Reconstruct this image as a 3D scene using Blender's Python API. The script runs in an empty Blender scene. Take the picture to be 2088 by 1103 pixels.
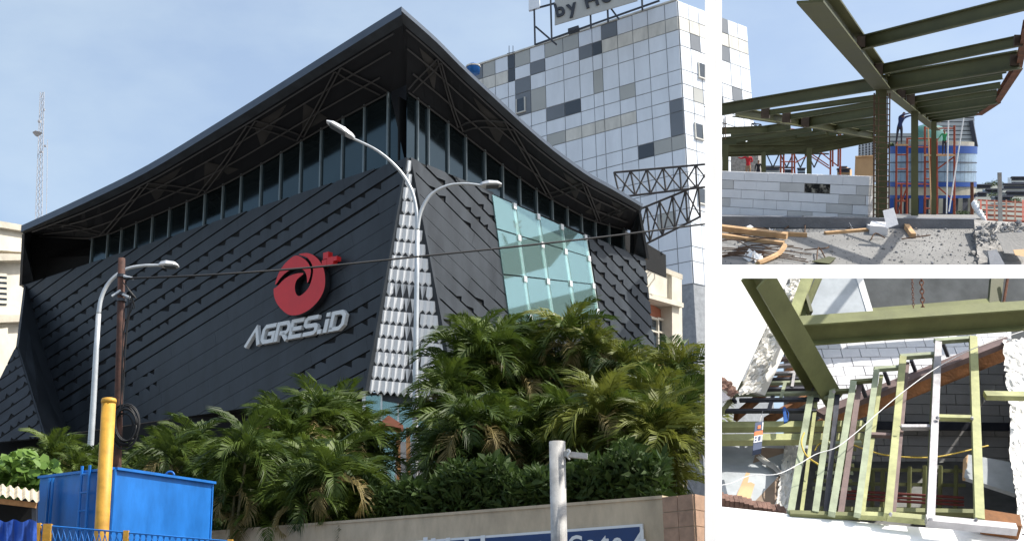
import bpy, math, random
from mathutils import Vector as V, Matrix
random.seed(7)
SC = bpy.context.scene
COL = SC.collection
# ------------------------------------------------------------------ camera
W_PX, H_PX, F_PX, CX, CY = 2088.0, 1103.0, 2700.0, 880.0, 551.5
PITCH = math.atan(780.0 / F_PX)
EYE = V((0, 0, 1.6))
cd = bpy.data.cameras.new('camera'); cam = bpy.data.objects.new('camera', cd); COL.objects.link(cam)
cam.location = EYE; cam.rotation_euler = (math.pi / 2 + PITCH, 0, 0)
cd.sensor_width = 36.0; cd.lens = F_PX / W_PX * 36.0
cd.shift_x = (W_PX / 2 - CX) / W_PX
cd.clip_start = 0.1; cd.clip_end = 6000
SC.camera = cam
# ------------------------------------------------------------------ light
SUN_AZ, SUN_EL = math.radians(101), math.radians(52)
world = bpy.data.worlds.new('World'); SC.world = world; world.use_nodes = True
wn, wl = world.node_tree.nodes, world.node_tree.links
wn.clear()
w_out = wn.new('ShaderNodeOutputWorld'); w_bg = wn.new('ShaderNodeBackground'); w_bg.inputs[1].default_value = 0.13
sky = wn.new('ShaderNodeTexSky'); sky.sky_type = 'NISHITA'; sky.sun_disc = False
sky.sun_elevation = SUN_EL; sky.sun_rotation = SUN_AZ; sky.air_density = 1.0; sky.dust_density = 3.2; sky.ozone_density = 1.6
w_tc = wn.new('ShaderNodeTexCoord')
w_map = wn.new('ShaderNodeMapping'); w_map.inputs['Scale'].default_value = (1.0, 1.0, 2.2); w_map.inputs['Location'].default_value = (1.55, 0.4, 0.65)
w_n = wn.new('ShaderNodeTexNoise'); w_n.inputs['Scale'].default_value = 2.6; w_n.inputs['Detail'].default_value = 7; w_n.inputs['Roughness'].default_value = 0.55
w_r = wn.new('ShaderNodeValToRGB'); w_r.color_ramp.elements[0].position = 0.45; w_r.color_ramp.elements[1].position = 0.74
w_r.color_ramp.elements[0].color = (0.20, 0.20, 0.20, 1); w_r.color_ramp.elements[1].color = (0.58, 0.58, 0.58, 1)
w_mx = wn.new('ShaderNodeMixRGB'); w_mx.inputs[2].default_value = (3.7, 4.3, 4.5, 1)
wl.new(w_tc.outputs['Generated'], w_map.inputs[0]); wl.new(w_map.outputs[0], w_n.inputs['Vector'])
wl.new(w_n.outputs[0], w_r.inputs[0]); wl.new(w_r.outputs[0], w_mx.inputs[0])
wl.new(sky.outputs[0], w_mx.inputs[1]); wl.new(w_mx.outputs[0], w_bg.inputs[0]); wl.new(w_bg.outputs[0], w_out.inputs[0])
sd = bpy.data.lights.new('sun', 'SUN'); sd.energy = 3.4; sd.angle = math.radians(0.5); sd.color = (1.0, 0.95, 0.87)
sun = bpy.data.objects.new('sun', sd); COL.objects.link(sun)
SUN_DIR = V((math.sin(SUN_AZ) * math.cos(SUN_EL), math.cos(SUN_AZ) * math.cos(SUN_EL), math.sin(SUN_EL)))
sun.rotation_euler = SUN_DIR.to_track_quat('Z', 'Y').to_euler(); sun.location = (30, -10, 60)
vs = SC.view_settings; vs.view_transform = 'Standard'; vs.look = 'None'; vs.exposure = 0.85; vs.gamma = 1.0; vs.use_curve_mapping = False
# ------------------------------------------------------------------ picture geometry
C_F = V((0, math.cos(PITCH), math.sin(PITCH))); C_U = V((0, -math.sin(PITCH), math.cos(PITCH))); C_R = V((1, 0, 0))
def ray(px, py): return C_R * ((px - CX) / F_PX) + C_U * ((CY - py) / F_PX) + C_F
def at(px, py, d):
    r = ray(px, py); return EYE + r * (d / r.y)
def at_z(px, py, z):
    r = ray(px, py); return EYE + r * ((z - EYE.z) / r.z)
def project(p):
    q = p - EYE; z = q.dot(C_F); return (CX + F_PX * q.dot(C_R) / z, CY - F_PX * q.dot(C_U) / z)
class PL:
    """a plane with metric axes"""
    def __init__(s, p0, p1, p2):
        s.o = p0.copy(); s.eu = (p1 - p0).normalized(); t = p2 - p0; s.ev = (t - s.eu * t.dot(s.eu)).normalized()
        s.n = s.eu.cross(s.ev)
        if s.n.dot(EYE - p0) < 0: s.n = -s.n
    def hit(s, px, py, w=0.0):
        r = ray(px, py); o = s.o + s.n * w
        return EYE + r * ((o - EYE).dot(s.n) / r.dot(s.n))
    def uv(s, px, py):
        q = s.hit(px, py) - s.o; return (q.dot(s.eu), q.dot(s.ev))
    def P(s, u, v, w=0.0): return s.o + s.eu * u + s.ev * v + s.n * w
# ------------------------------------------------------------------ materials
def _inp(b, k, v):
    if k in b.inputs: b.inputs[k].default_value = v
def mat(name, col, rough=0.7, metal=0.0, var=0.25, scale=3.0, bump=0.0, bscale=40.0, col2=None, spec=0.4, coords='Object', detail=6, thr=None, trans=0.0, sq=None):
    m = bpy.data.materials.new(name); m.use_nodes = True
    n, l = m.node_tree.nodes, m.node_tree.links
    b = n['Principled BSDF']; _inp(b, 'Roughness', rough); _inp(b, 'Metallic', metal); _inp(b, 'Specular IOR Level', spec)
    tc = n.new('ShaderNodeTexCoord'); nz = n.new('ShaderNodeTexNoise')
    nz.inputs['Scale'].default_value = scale; nz.inputs['Detail'].default_value = detail; nz.inputs['Roughness'].default_value = 0.62
    if sq:
        mp = n.new('ShaderNodeMapping'); mp.inputs['Scale'].default_value = sq; l.new(tc.outputs[coords], mp.inputs[0]); l.new(mp.outputs[0], nz.inputs['Vector'])
    else: l.new(tc.outputs[coords], nz.inputs['Vector'])
    r = n.new('ShaderNodeValToRGB'); a = (0.32, 0.68) if thr is None else thr
    r.color_ramp.elements[0].position, r.color_ramp.elements[1].position = a
    c1 = tuple(c * (1 - var) for c in col); c2 = tuple(min(1, c * (1 + var)) for c in col) if col2 is None else col2
    if col2 is not None: c1 = tuple(col)
    r.color_ramp.elements[0].color = (*c1, 1); r.color_ramp.elements[1].color = (*c2, 1)
    l.new(nz.outputs[0], r.inputs[0]); l.new(r.outputs[0], b.inputs['Base Color'])
    mr = n.new('ShaderNodeMapRange'); mr.inputs['To Min'].default_value = max(0.02, rough - 0.12); mr.inputs['To Max'].default_value = min(1, rough + 0.12)
    l.new(nz.outputs[0], mr.inputs['Value']); l.new(mr.outputs[0], b.inputs['Roughness'])
    if bump:
        n2 = n.new('ShaderNodeTexNoise'); n2.inputs['Scale'].default_value = bscale; n2.inputs['Detail'].default_value = 5
        l.new(tc.outputs[coords], n2.inputs['Vector'])
        bp = n.new('ShaderNodeBump'); bp.inputs['Strength'].default_value = bump; bp.inputs['Distance'].default_value = 0.02
        l.new(n2.outputs[0], bp.inputs['Height']); l.new(bp.outputs[0], b.inputs['Normal'])
    if trans: _inp(b, 'Transmission Weight', trans)
    return m
def leafmat(name, c, c2, sheen=0.45):
    m = bpy.data.materials.new(name); m.use_nodes = True
    n, l = m.node_tree.nodes, m.node_tree.links
    b = n['Principled BSDF']; _inp(b, 'Roughness', sheen); _inp(b, 'Specular IOR Level', 0.28)
    oi = n.new('ShaderNodeObjectInfo'); tc = n.new('ShaderNodeTexCoord'); nz = n.new('ShaderNodeTexNoise'); nz.inputs['Scale'].default_value = 2.2
    l.new(tc.outputs['Object'], nz.inputs['Vector'])
    ad = n.new('ShaderNodeMath'); ad.operation = 'ADD'; ad.use_clamp = True
    mu = n.new('ShaderNodeMath'); mu.operation = 'MULTIPLY'; mu.inputs[1].default_value = 0.6
    l.new(oi.outputs['Random'], mu.inputs[0]); l.new(mu.outputs[0], ad.inputs[0])
    m2 = n.new('ShaderNodeMapRange'); m2.inputs['From Min'].default_value = 0.35; m2.inputs['From Max'].default_value = 0.75; m2.inputs['To Max'].default_value = 0.5
    l.new(nz.outputs[0], m2.inputs['Value']); l.new(m2.outputs[0], ad.inputs[1])
    r = n.new('ShaderNodeValToRGB'); r.color_ramp.elements[0].color = (*c, 1); r.color_ramp.elements[1].color = (*c2, 1)
    l.new(ad.outputs[0], r.inputs[0]); l.new(r.outputs[0], b.inputs['Base Color'])
    tl = n.new('ShaderNodeBsdfTranslucent'); l.new(r.outputs[0], tl.inputs[0])
    mx = n.new('ShaderNodeMixShader'); mx.inputs[0].default_value = 0.28
    l.new(b.outputs[0], mx.inputs[1]); l.new(tl.outputs[0], mx.inputs[2]); l.new(mx.outputs[0], n['Material Output'].inputs[0])
    return m
def glassmat(name, tint, alpha, rough=0.04, metal=0.0):
    """tinted pane: part mirror, part see-through"""
    m = bpy.data.materials.new(name); m.use_nodes = True
    n, l = m.node_tree.nodes, m.node_tree.links
    b = n['Principled BSDF']; _inp(b, 'Base Color', (*tint, 1)); _inp(b, 'Roughness', rough); _inp(b, 'Specular IOR Level', 0.9); _inp(b, 'IOR', 1.55); _inp(b, 'Metallic', metal)
    t = n.new('ShaderNodeBsdfTransparent'); t.inputs[0].default_value = (*[min(1, c * 1.0 + 0.45) for c in tint], 1)
    mx = n.new('ShaderNodeMixShader'); mx.inputs[0].default_value = alpha
    l.new(t.outputs[0], mx.inputs[1]); l.new(b.outputs[0], mx.inputs[2]); l.new(mx.outputs[0], n['Material Output'].inputs[0])
    return m
M = {}
# ------------------------------------------------------------------ meshes and objects
ORG = {}
class MB:
    def __init__(s): s.v = []; s.f = []; s.mi = []; s.m = 0; s.smooth = False
    def poly(s, pts):
        i = len(s.v); s.v += [V(p) for p in pts]; s.f.append(list(range(i, i + len(pts)))); s.mi.append(s.m); return s
    def prism(s, pts, ext, caps=True):
        n = len(pts); i = len(s.v); e = V(ext)
        s.v += [V(p) for p in pts] + [V(p) + e for p in pts]
        fs = [[i + k, i + (k + 1) % n, i + n + (k + 1) % n, i + n + k] for k in range(n)]
        if caps: fs += [list(range(i + n - 1, i - 1, -1)), list(range(i + n, i + 2 * n))]
        s.f += fs; s.mi += [s.m] * len(fs); return s
    def box(s, c, a, b, d):
        """centre and three half axes"""
        c, a, b, d = V(c), V(a), V(b), V(d)
        return s.prism([c - a - b - d, c + a - b - d, c + a + b - d, c - a + b - d], d * 2)
    def beam(s, p, q, w, h, up=(0, 0, 1)):
        p, q = V(p), V(q); t = (q - p).normalized(); u = V(up); u = u - t * u.dot(t)
        if u.length < 1e-4: u = V((0, 1, 0)) - t * t.y
        u.normalize(); sd_ = t.cross(u)
        return s.prism([p - sd_ * w / 2 - u * h / 2, p + sd_ * w / 2 - u * h / 2, p + sd_ * w / 2 + u * h / 2, p - sd_ * w / 2 + u * h / 2], q - p)
    def ibeam(s, p, q, w, h, up=(0, 0, 1), tf=None, tw=None):
        p, q = V(p), V(q); t = (q - p).normalized(); u = V(up); u = (u - t * u.dot(t)).normalized(); d = t.cross(u)
        tf = tf or h * 0.09; tw = tw or w * 0.09
        pr = [(-w/2, -h/2), (w/2, -h/2), (w/2, -h/2+tf), (tw/2, -h/2+tf), (tw/2, h/2-tf), (w/2, h/2-tf), (w/2, h/2), (-w/2, h/2), (-w/2, h/2-tf), (-tw/2, h/2-tf), (-tw/2, -h/2+tf), (-w/2, -h/2+tf)]
        return s.prism([p + d * a + u * b for a, b in pr], q - p)
    def tube(s, pts, r, n=8, cap=True):
        pts = [V(p) for p in pts]; rs = r if isinstance(r, (list, tuple)) else [r] * len(pts)
        i0 = len(s.v); ref = None
        for k, p in enumerate(pts):
            t = (pts[min(k + 1, len(pts) - 1)] - pts[max(k - 1, 0)]).normalized()
            if ref is None: ref = V((0, 0, 1)) if abs(t.z) < 0.9 else V((1, 0, 0))
            a = (ref - t * ref.dot(t)).normalized(); b = t.cross(a); ref = a
            s.v += [p + a * rs[k] * math.cos(2 * math.pi * j / n) + b * rs[k] * math.sin(2 * math.pi * j / n) for j in range(n)]
        for k in range(len(pts) - 1):
            for j in range(n):
                s.f.append([i0 + k*n + j, i0 + k*n + (j+1) % n, i0 + (k+1)*n + (j+1) % n, i0 + (k+1)*n + j]); s.mi.append(s.m)
        if cap:
            s.f.append([i0 + j for j in range(n - 1, -1, -1)]); s.mi.append(s.m)
            s.f.append([i0 + (len(pts)-1)*n + j for j in range(n)]); s.mi.append(s.m)
        return s
    def blob(s, c, r, jit=0.25, sq=(1, 1, 1)):
        c = V(c); i = len(s.v)
        ico = [(0,0,1),(.89,0,.45),(.28,.85,.45),(-.72,.53,.45),(-.72,-.53,.45),(.28,-.85,.45),(.72,.53,-.45),(-.28,.85,-.45),(-.89,0,-.45),(-.28,-.85,-.45),(.72,-.53,-.45),(0,0,-1)]
        for a in ico: s.v.append(c + V((a[0]*sq[0], a[1]*sq[1], a[2]*sq[2])) * r * (1 + random.uniform(-jit, jit)))
        for f in [(0,1,2),(0,2,3),(0,3,4),(0,4,5),(0,5,1),(1,6,2),(2,7,3),(3,8,4),(4,9,5),(5,10,1),(6,7,2),(7,8,3),(8,9,4),(9,10,5),(10,6,1),(11,7,6),(11,8,7),(11,9,8),(11,10,9),(11,6,10)]:
            s.f.append([i + k for k in f]); s.mi.append(s.m)
        return s
    def lathe(s, c, prof, n=24, a0=0.0, a1=2 * math.pi):
        c = V(c); i = len(s.v); full = abs(a1 - a0 - 2 * math.pi) < 1e-6; m = n if full else n + 1
        for r, z in prof:
            for j in range(m):
                a = a0 + (a1 - a0) * j / n; s.v.append(c + V((r * math.cos(a), r * math.sin(a), z)))
        for k in range(len(prof) - 1):
            for j in range(n):
                j2 = (j + 1) % m
                s.f.append([i + k*m + j, i + k*m + j2, i + (k+1)*m + j2, i + (k+1)*m + j]); s.mi.append(s.m)
        return s
    def mesh(s, name, mats, org=V((0, 0, 0))):
        me = bpy.data.meshes.new(name)
        me.from_pydata([tuple(v - org) for v in s.v], [], s.f)
        for m in (mats if isinstance(mats, (list, tuple)) else [mats]): me.materials.append(M[m] if isinstance(m, str) else m)
        me.polygons.foreach_set('material_index', s.mi)
        if s.smooth: me.polygons.foreach_set('use_smooth', [True] * len(s.f))
        me.update(); return me
    def build(s, name, mats, parent=None, org=None):
        if parent is not None: og = ORG[parent.name]
        else: og = V(org) if org is not None else (sum(s.v, V((0, 0, 0))) / max(1, len(s.v)))
        o = bpy.data.objects.new(name, s.mesh(name, mats, og)); COL.objects.link(o)
        if parent is not None: o.parent = parent
        else: o.location = og
        ORG[o.name] = og; return o
    def fix(s):
        """make outward normals consistent"""
        import bmesh
        me = bpy.data.meshes.new('tmp'); me.from_pydata([tuple(v) for v in s.v], [], s.f)
        bm = bmesh.new(); bm.from_mesh(me); bmesh.ops.recalc_face_normals(bm, faces=bm.faces); bm.to_mesh(me); bm.free()
        s.f = [list(p.vertices) for p in me.polygons]; bpy.data.meshes.remove(me); return s
def tag(o, label, cat, group=None, kind=None):
    o['label'] = label; o['category'] = cat
    if group: o['group'] = group
    if kind: o['kind'] = kind
    return o
def struct(o, label=None, kind='structure'):
    o['kind'] = kind
    if label: o['label'] = label
    return o
def thing(name, base, label, cat, group=None):
    o = bpy.data.objects.new(name, None); COL.objects.link(o); o.location = base; o.empty_display_size = 0.3
    ORG[o.name] = V(base); return tag(o, label, cat, group)
def holder(name, parent):
    """an empty part that only carries sub-parts"""
    o = bpy.data.objects.new(name, None); COL.objects.link(o); o.parent = parent; ORG[o.name] = ORG[parent.name]; return o
def inst(name, me, mtx, parent):
    """another object that shares a mesh; mtx is in world space"""
    o = bpy.data.objects.new(name, me); COL.objects.link(o)
    if parent is not None:
        o.parent = parent; o.matrix_local = Matrix.Translation(-ORG[parent.name]) @ mtx
    else: o.matrix_world = mtx
    return o
def frame3(o, x, y, z): return Matrix(((x.x, y.x, z.x, o.x), (x.y, y.y, z.y, o.y), (x.z, y.z, z.z, o.z), (0, 0, 0, 1)))
def clip(poly, bound):
    """convex clip of a 2-D polygon"""
    area = sum(bound[i][0]*bound[(i+1) % len(bound)][1] - bound[(i+1) % len(bound)][0]*bound[i][1] for i in range(len(bound)))
    b = bound if area > 0 else bound[::-1]; out = poly
    for i in range(len(b)):
        a, c = b[i], b[(i+1) % len(b)]; inp = out; out = []
        if not inp: break
        f = lambda p: (c[0]-a[0])*(p[1]-a[1]) - (c[1]-a[1])*(p[0]-a[0])
        for j in range(len(inp)):
            p, q = inp[j-1], inp[j]; fp, fq = f(p), f(q)
            if (fp < 0) != (fq < 0):
                t = fp / (fp - fq); out.append((p[0] + t*(q[0]-p[0]), p[1] + t*(q[1]-p[1])))
            if fq >= 0: out.append(q)
    return out
def area2(p): return abs(sum(p[i][0]*p[(i+1) % len(p)][1] - p[(i+1) % len(p)][0]*p[i][1] for i in range(len(p)))) / 2
def stroke(pts, w, closed=False):
    """thick 2-D polyline -> quads with mitred joints"""
    n = len(pts); L, R = [], []
    for k in range(n):
        a = pts[k-1] if (k > 0 or closed) else None; b = pts[(k+1) % n] if (k < n-1 or closed) else None; p = pts[k]
        def nrm(u, v):
            dx, dy = v[0]-u[0], v[1]-u[1]; q = math.hypot(dx, dy) or 1; return (-dy/q, dx/q)
        if a is None: m = nrm(p, b); sc = 1
        elif b is None: m = nrm(a, p); sc = 1
        else:
            n1, n2 = nrm(a, p), nrm(p, b); m = (n1[0]+n2[0], n1[1]+n2[1]); q = math.hypot(*m) or 1; m = (m[0]/q, m[1]/q); sc = min(1.8, 1 / max(0.3, m[0]*n1[0]+m[1]*n1[1]))
        L.append((p[0]+m[0]*w/2*sc, p[1]+m[1]*w/2*sc)); R.append((p[0]-m[0]*w/2*sc, p[1]-m[1]*w/2*sc))
    return [[L[k], L[(k+1) % n], R[(k+1) % n], R[k]] for k in range(n if closed else n-1)]
def polyline(pts, per=6):
    """smooth curve through points"""
    P = [V(p) for p in pts]; out = []
    for i in range(len(P) - 1):
        p0, p1, p2, p3 = P[max(0, i-1)], P[i], P[i+1], P[min(len(P)-1, i+2)]
        for k in range(per):
            t = k / per; out.append(0.5 * ((2*p1) + (p2-p0)*t + (2*p0-5*p1+4*p2-p3)*t*t + (3*p1-p0-3*p2+p3)*t**3))
    return out + [P[-1]]
UP = V((0, 0, 1))
R_ = random.uniform
# ================================================================== materials of the street
M['ground'] = mat('ground', (0.16, 0.15, 0.14), 0.9, var=0.3, scale=0.6, bump=0.3)
M['slate'] = mat('slate_cladding', (0.029, 0.036, 0.044), 0.5, var=0.36, scale=1.0, bump=0.15, bscale=8, sq=(1, 1, 0.35))
M['void'] = mat('recess_shade', (0.006, 0.007, 0.008), 0.9, var=0.1)  # near-black stands in for shade in gaps, recesses and behind glass
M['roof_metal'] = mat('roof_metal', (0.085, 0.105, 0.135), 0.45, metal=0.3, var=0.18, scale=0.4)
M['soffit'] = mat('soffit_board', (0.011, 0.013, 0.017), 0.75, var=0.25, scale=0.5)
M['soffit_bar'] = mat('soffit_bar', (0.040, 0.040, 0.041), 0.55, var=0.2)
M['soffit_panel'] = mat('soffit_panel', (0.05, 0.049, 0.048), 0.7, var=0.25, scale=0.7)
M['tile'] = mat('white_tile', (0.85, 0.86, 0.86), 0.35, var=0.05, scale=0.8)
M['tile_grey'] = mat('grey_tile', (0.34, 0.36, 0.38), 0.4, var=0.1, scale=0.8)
M['tile_back'] = mat('tile_backing', (0.045, 0.05, 0.055), 0.7, var=0.2)  # dark backing stands in for the triangular shading between tiles
M['mullion'] = mat('mullion', (0.20, 0.24, 0.25), 0.4, metal=0.4, var=0.1)
M['glass_band'] = mat('dark_glass', (0.048, 0.068, 0.074), 0.05, metal=0.85, var=0.15, scale=0.15, spec=0.5)
M['glass_teal'] = glassmat('teal_glass', (0.42, 0.62, 0.60), 0.42, 0.04, 0.6)
M['steel_clip'] = mat('clip_steel', (0.70, 0.71, 0.70), 0.35, metal=0.3, var=0.1)
M['red'] = mat('red_acrylic', (0.62, 0.026, 0.028), 0.35, var=0.08, scale=1.0)
M['sign_case'] = mat('sign_case', (0.010, 0.010, 0.012), 0.5, var=0.2)
M['sign_white'] = mat('sign_white', (0.70, 0.72, 0.72), 0.4, var=0.05)
M['interior'] = mat('interior', (0.66, 0.76, 0.73), 0.8, var=0.2, scale=0.5)
# ================================================================== ground
g = MB(); g.poly([(-3000, -3000, 0), (3000, -3000, 0), (3000, 3000, 0), (-3000, 3000, 0)])
struct(g.build('ground', 'ground', org=(0, 0, 0)), 'paved ground of the street')
# ================================================================== showroom
D0 = 60.0
T = at(832, 323, D0)                        # top of the corner
ZT = T.z
TLl = at_z(50, 580, ZT); TRr = at_z(1313, 528, ZT)
BLl = at(745, 795, D0 + 1.6)
PLf = PL(T, TLl, BLl)                       # wall that turns to the street
PRf = PL(T, TRr, at(935, 850, D0 + 2.2))
B = thing('showroom_building', (T.x, T.y + 6, 0), 'dark slate clad showroom with upswept pointed roof over a glass band', 'building')
def wall_back(name, pl, poly, depth=0.5):
    m = MB(); m.prism([pl.hit(x, y) for x, y in poly], -pl.n * depth); return m.build(name, 'void', B)
L_PX = [(832, 323), (50, 582), (137, 885), (745, 797)]
R_PX = [(836, 323), (1313, 528), (1345, 820), (930, 835)]
faL = wall_back('facade', PLf, L_PX); faR = wall_back('facade', PRf, R_PX)
def strips(pl, fa, bound_px, a, b, spacing, seg, gapf, holes, mats='slate', th=0.09, skip=None, name='panel'):
    bd = [pl.uv(*p) for p in bound_px]; ua, ub = pl.uv(*a), pl.uv(*b)
    d = V((ub[0]-ua[0], ub[1]-ua[1])).normalized(); nn = V((-d.y, d.x))
    ts = [V(p).dot(nn) for p in bd]; ss = [V(p).dot(d) for p in bd]
    t = min(ts) - spacing + (V(ua).dot(nn) - min(ts)) % spacing; k = 0
    while t < max(ts):
        s = min(ss) - seg * R_(0, 1)
        while s < max(ss):
            sl = seg * R_(0.8, 1.25); c = d * (s + sl / 2) + nn * (t + spacing / 2)
            px = project(pl.P(c.x, c.y)); gap = gapf(*px); h = holes(*px)
            e0, e1 = s + 0.004, s + sl; y0, y1 = t + gap * 0.5, t + spacing - gap * 0.5
            q = [(e0, y0), (e1, y0), (e1, y1)]
            if random.random() < h:                    # bent-out flap leaves a triangular opening on the upper edge
                nh = random.choice((2, 3, 3)); xs = e1
                for j in range(nh):
                    w = sl * R_(0.38, 0.62) / nh; x0 = e1 - sl * (j + R_(0.35, 0.7)) / nh
                    dp = spacing * R_(0.22, 0.42)
                    if x0 + w < xs and x0 - 0.02 > e0: q += [(x0 + w, y1), (x0 + w * 0.86, y1 - dp), (x0, y1)]; xs = x0 - 0.02
            q.append((e0, y1))
            poly = clip([(d.x * x + nn.x * y, d.y * x + nn.y * y) for x, y in q], bd)
            s += sl
            if len(poly) < 3 or area2(poly) < 0.04: continue
            if skip and skip(*px): continue
            th2 = th * R_(0.96, 1.06)
            m = MB(); m.prism([pl.P(u, v, th2) for u, v in poly], -pl.n * (th2 - 0.002)); m.fix().build(name, mats, fa)
        t += spacing; k += 1
def thick_line(x, y, x0, y0, x1, y1): return y - (y0 + (y1 - y0) * (x - x0) / (x1 - x0))
def zoneL(x, y): return thick_line(x, y, 375, 660, 830, 372)        # < 0 above the heavy groove
gapL = lambda x, y: (0.16 if abs(zoneL(x, y)) < 16 else 0.10) if zoneL(x, y) < 16 else (0.08 if (x > 620 and y > 560) else 0.022)
holL = lambda x, y: (0.0 if (y < 323 + (832 - x) * 0.336 + 34) else 0.95) if zoneL(x, y) < -8 else (0.6 if (x > 610 and y > 600) else (0.5 if y > 780 - (x - 137) * 0.1 and x < 300 else 0.0))
strips(PLf, faL, L_PX, (375, 660), (800, 391), 0.80, 2.6, gapL, holL)
zR = lambda x, y: thick_line(x, y, 860, 370, 1030, 540)
gapR = lambda x, y: 0.13 if (x > 1190 or zR(x, y) < 10) else (0.10 if y > 600 else 0.03)
holR = lambda x, y: 0.9 if (x > 1190 or (zR(x, y) < -6 and x < 1020 and y > 350)) else (0.6 if y > 600 and x < 1000 else 0.0)
RWIN = [(1003, 395), (1196, 482), (1222, 640), (1040, 660)]
R_A = [(836, 323), (1003, 393), (1040, 690), (930, 835)]; R_B = [(1197, 480), (1313, 528), (1345, 820), (1245, 800)]
R_C = [(1040, 668), (1226, 648), (1245, 800), (1050, 830)]
for bb in (R_A, R_B, R_C): strips(PRf, faR, bb, (860, 370), (1030, 540), 0.82, 2.6, gapR, holR)
# --- folded returns at the far end of the street wall
def flat_part(name, pts, th, mt, par=B):
    m = MB(); n = (pts[1] - pts[0]).cross(pts[2] - pts[0]).normalized()
    if n.dot(EYE - pts[0]) < 0: n = -n
    m.prism([p + n * th for p in pts], -n * (th + 0.05)); return m.fix().build(name, mt, par)
fa2 = flat_part('folded_return', [PLf.hit(50, 581, 0.1), PLf.hit(137, 886, 0.1), at(90, 892, 72.5), at(34, 708, 76)], 0.1, 'slate')
pn = PL(at(34, 708, 76), at(90, 892, 72.5), at(-20, 830, 74))
fa3 = flat_part('facade', [at(34, 706, 76), at(90, 893, 72.5), pn.hit(-25, 905), pn.hit(-12, 800)], 0.05, 'void')
strips(pn, fa3, [(34, 706), (90, 893), (-25, 905), (-12, 800)], (0, 800), (60, 760), 0.75, 1.2, lambda x, y: 0.1, lambda x, y: 0.9)
m = MB(); m.prism([at(-40, 905, 74), at(137, 886, 74), at(760, 797, 66), at(760, 1380, 66), at(-40, 1380, 74)], (0, 0.6, 0)); m.build('plinth_wall', 'void', B)
# --- glass band under the roof
n2 = V((PLf.eu.x, PLf.eu.y, 0)).normalized(); nL = V((-n2.y, n2.x, 0)); nL = nL if nL.y < 0 else -nL
n3 = V((PRf.eu.x, PRf.eu.y, 0)).normalized(); nR = V((-n3.y, n3.x, 0)); nR = nR if nR.y < 0 else -nR
SETB = 0.5
def corner_pt(off):
    """plan point where both walls, pushed out by off, meet"""
    a, b = T + nL * off, T + nR * off
    den = n2.x * n3.y - n2.y * n3.x; w = b - a; s = (w.x * n3.y - w.y * n3.x) / den
    return a + n2 * s
GC = corner_pt(-SETB)
GL_ = PL(GC, GC + n2, GC + UP); GR_ = PL(GC, GC + n3, GC + UP)
IN_L = [(816, 178), (730, 224), (644, 270), (535, 334), (457, 377), (383, 410), (300, 445), (200, 486), (66, 478)]
IN_R = [(816, 178), (900, 240), (980, 302), (1048, 356), (1120, 404), (1200, 447), (1285, 470)]
def yint(line, x):
    for i in range(len(line) - 1):
        (a, b), (c, d) = line[i], line[i+1]
        if min(a, c) <= x <= max(a, c): return b + (d - b) * (x - a) / (c - a)
    return line[-1][1]
sillL = [(832, 323), (50, 582)]; sillR = [(832, 323), (1313, 528)]
xl = [828, 793, 745, 701, 657, 616, 575, 535, 494, 457, 420, 383, 348, 313, 280, 250, 222, 190]
xr = [830, 850, 872, 912, 948, 987, 1023, 1058, 1092, 1124, 1155, 1184, 1212, 1240, 1270]
for pl, xs, inn, sill, nm in ((GL_, xl, IN_L, sillL, 'l'), (GR_, xr, IN_R, sillR, 'r')):
    for a, b in zip(xs, xs[1:]):
        pa, pb = pl.hit(a, yint(inn, a)), pl.hit(b, yint(inn, b)); z0 = ZT - 0.25
        w = R_(-0.012, 0.012); m = MB()
        m.prism([V((pa.x, pa.y, z0)), V((pb.x, pb.y, z0)), pb + pl.n * w + UP * 0.3, pa + pl.n * w + UP * 0.3], -pl.n * 0.03); m.build('glass_pane', 'glass_band', B)
        m = MB(); m.beam(V((pb.x, pb.y, z0)) + pl.n * 0.05, pb + pl.n * 0.05 + UP * 0.3, 0.10, 0.12, pl.n); m.build('mullion', 'mullion', B)
    e = pl.hit(xs[-1], 500); s0 = pl.hit(xs[0], 300)
    for zz, hh in ((ZT + 0.02, 0.16),):
        m = MB(); m.beam(V((s0.x, s0.y, zz)) + pl.n * 0.1, V((e.x, e.y, zz)) + pl.n * 0.1, 0.2, hh); m.build('sill', 'mullion', B)
    m = MB(); m.beam(V((s0.x, s0.y, ZT - 0.05)) - pl.n * 2.4, V((e.x, e.y, ZT - 0.05)) - pl.n * 2.4, 5.0, 0.1); m.build('terrace_floor', 'void', B)
    m = MB(); e2 = e + (e - s0).normalized() * 6; m.prism([V((s0.x, s0.y, ZT)) - pl.n * 0.5, V((e2.x, e2.y, ZT)) - pl.n * 0.5, pl.hit(xs[-1], yint(inn, xs[-1])) + (e2 - e) - pl.n * 0.5 - UP * 0.1, pl.hit(xs[0], yint(inn, xs[0])) - pl.n * 0.5 - UP * 0.1], -pl.n * 0.1); m.build('inner_wall', 'void', B)
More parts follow.
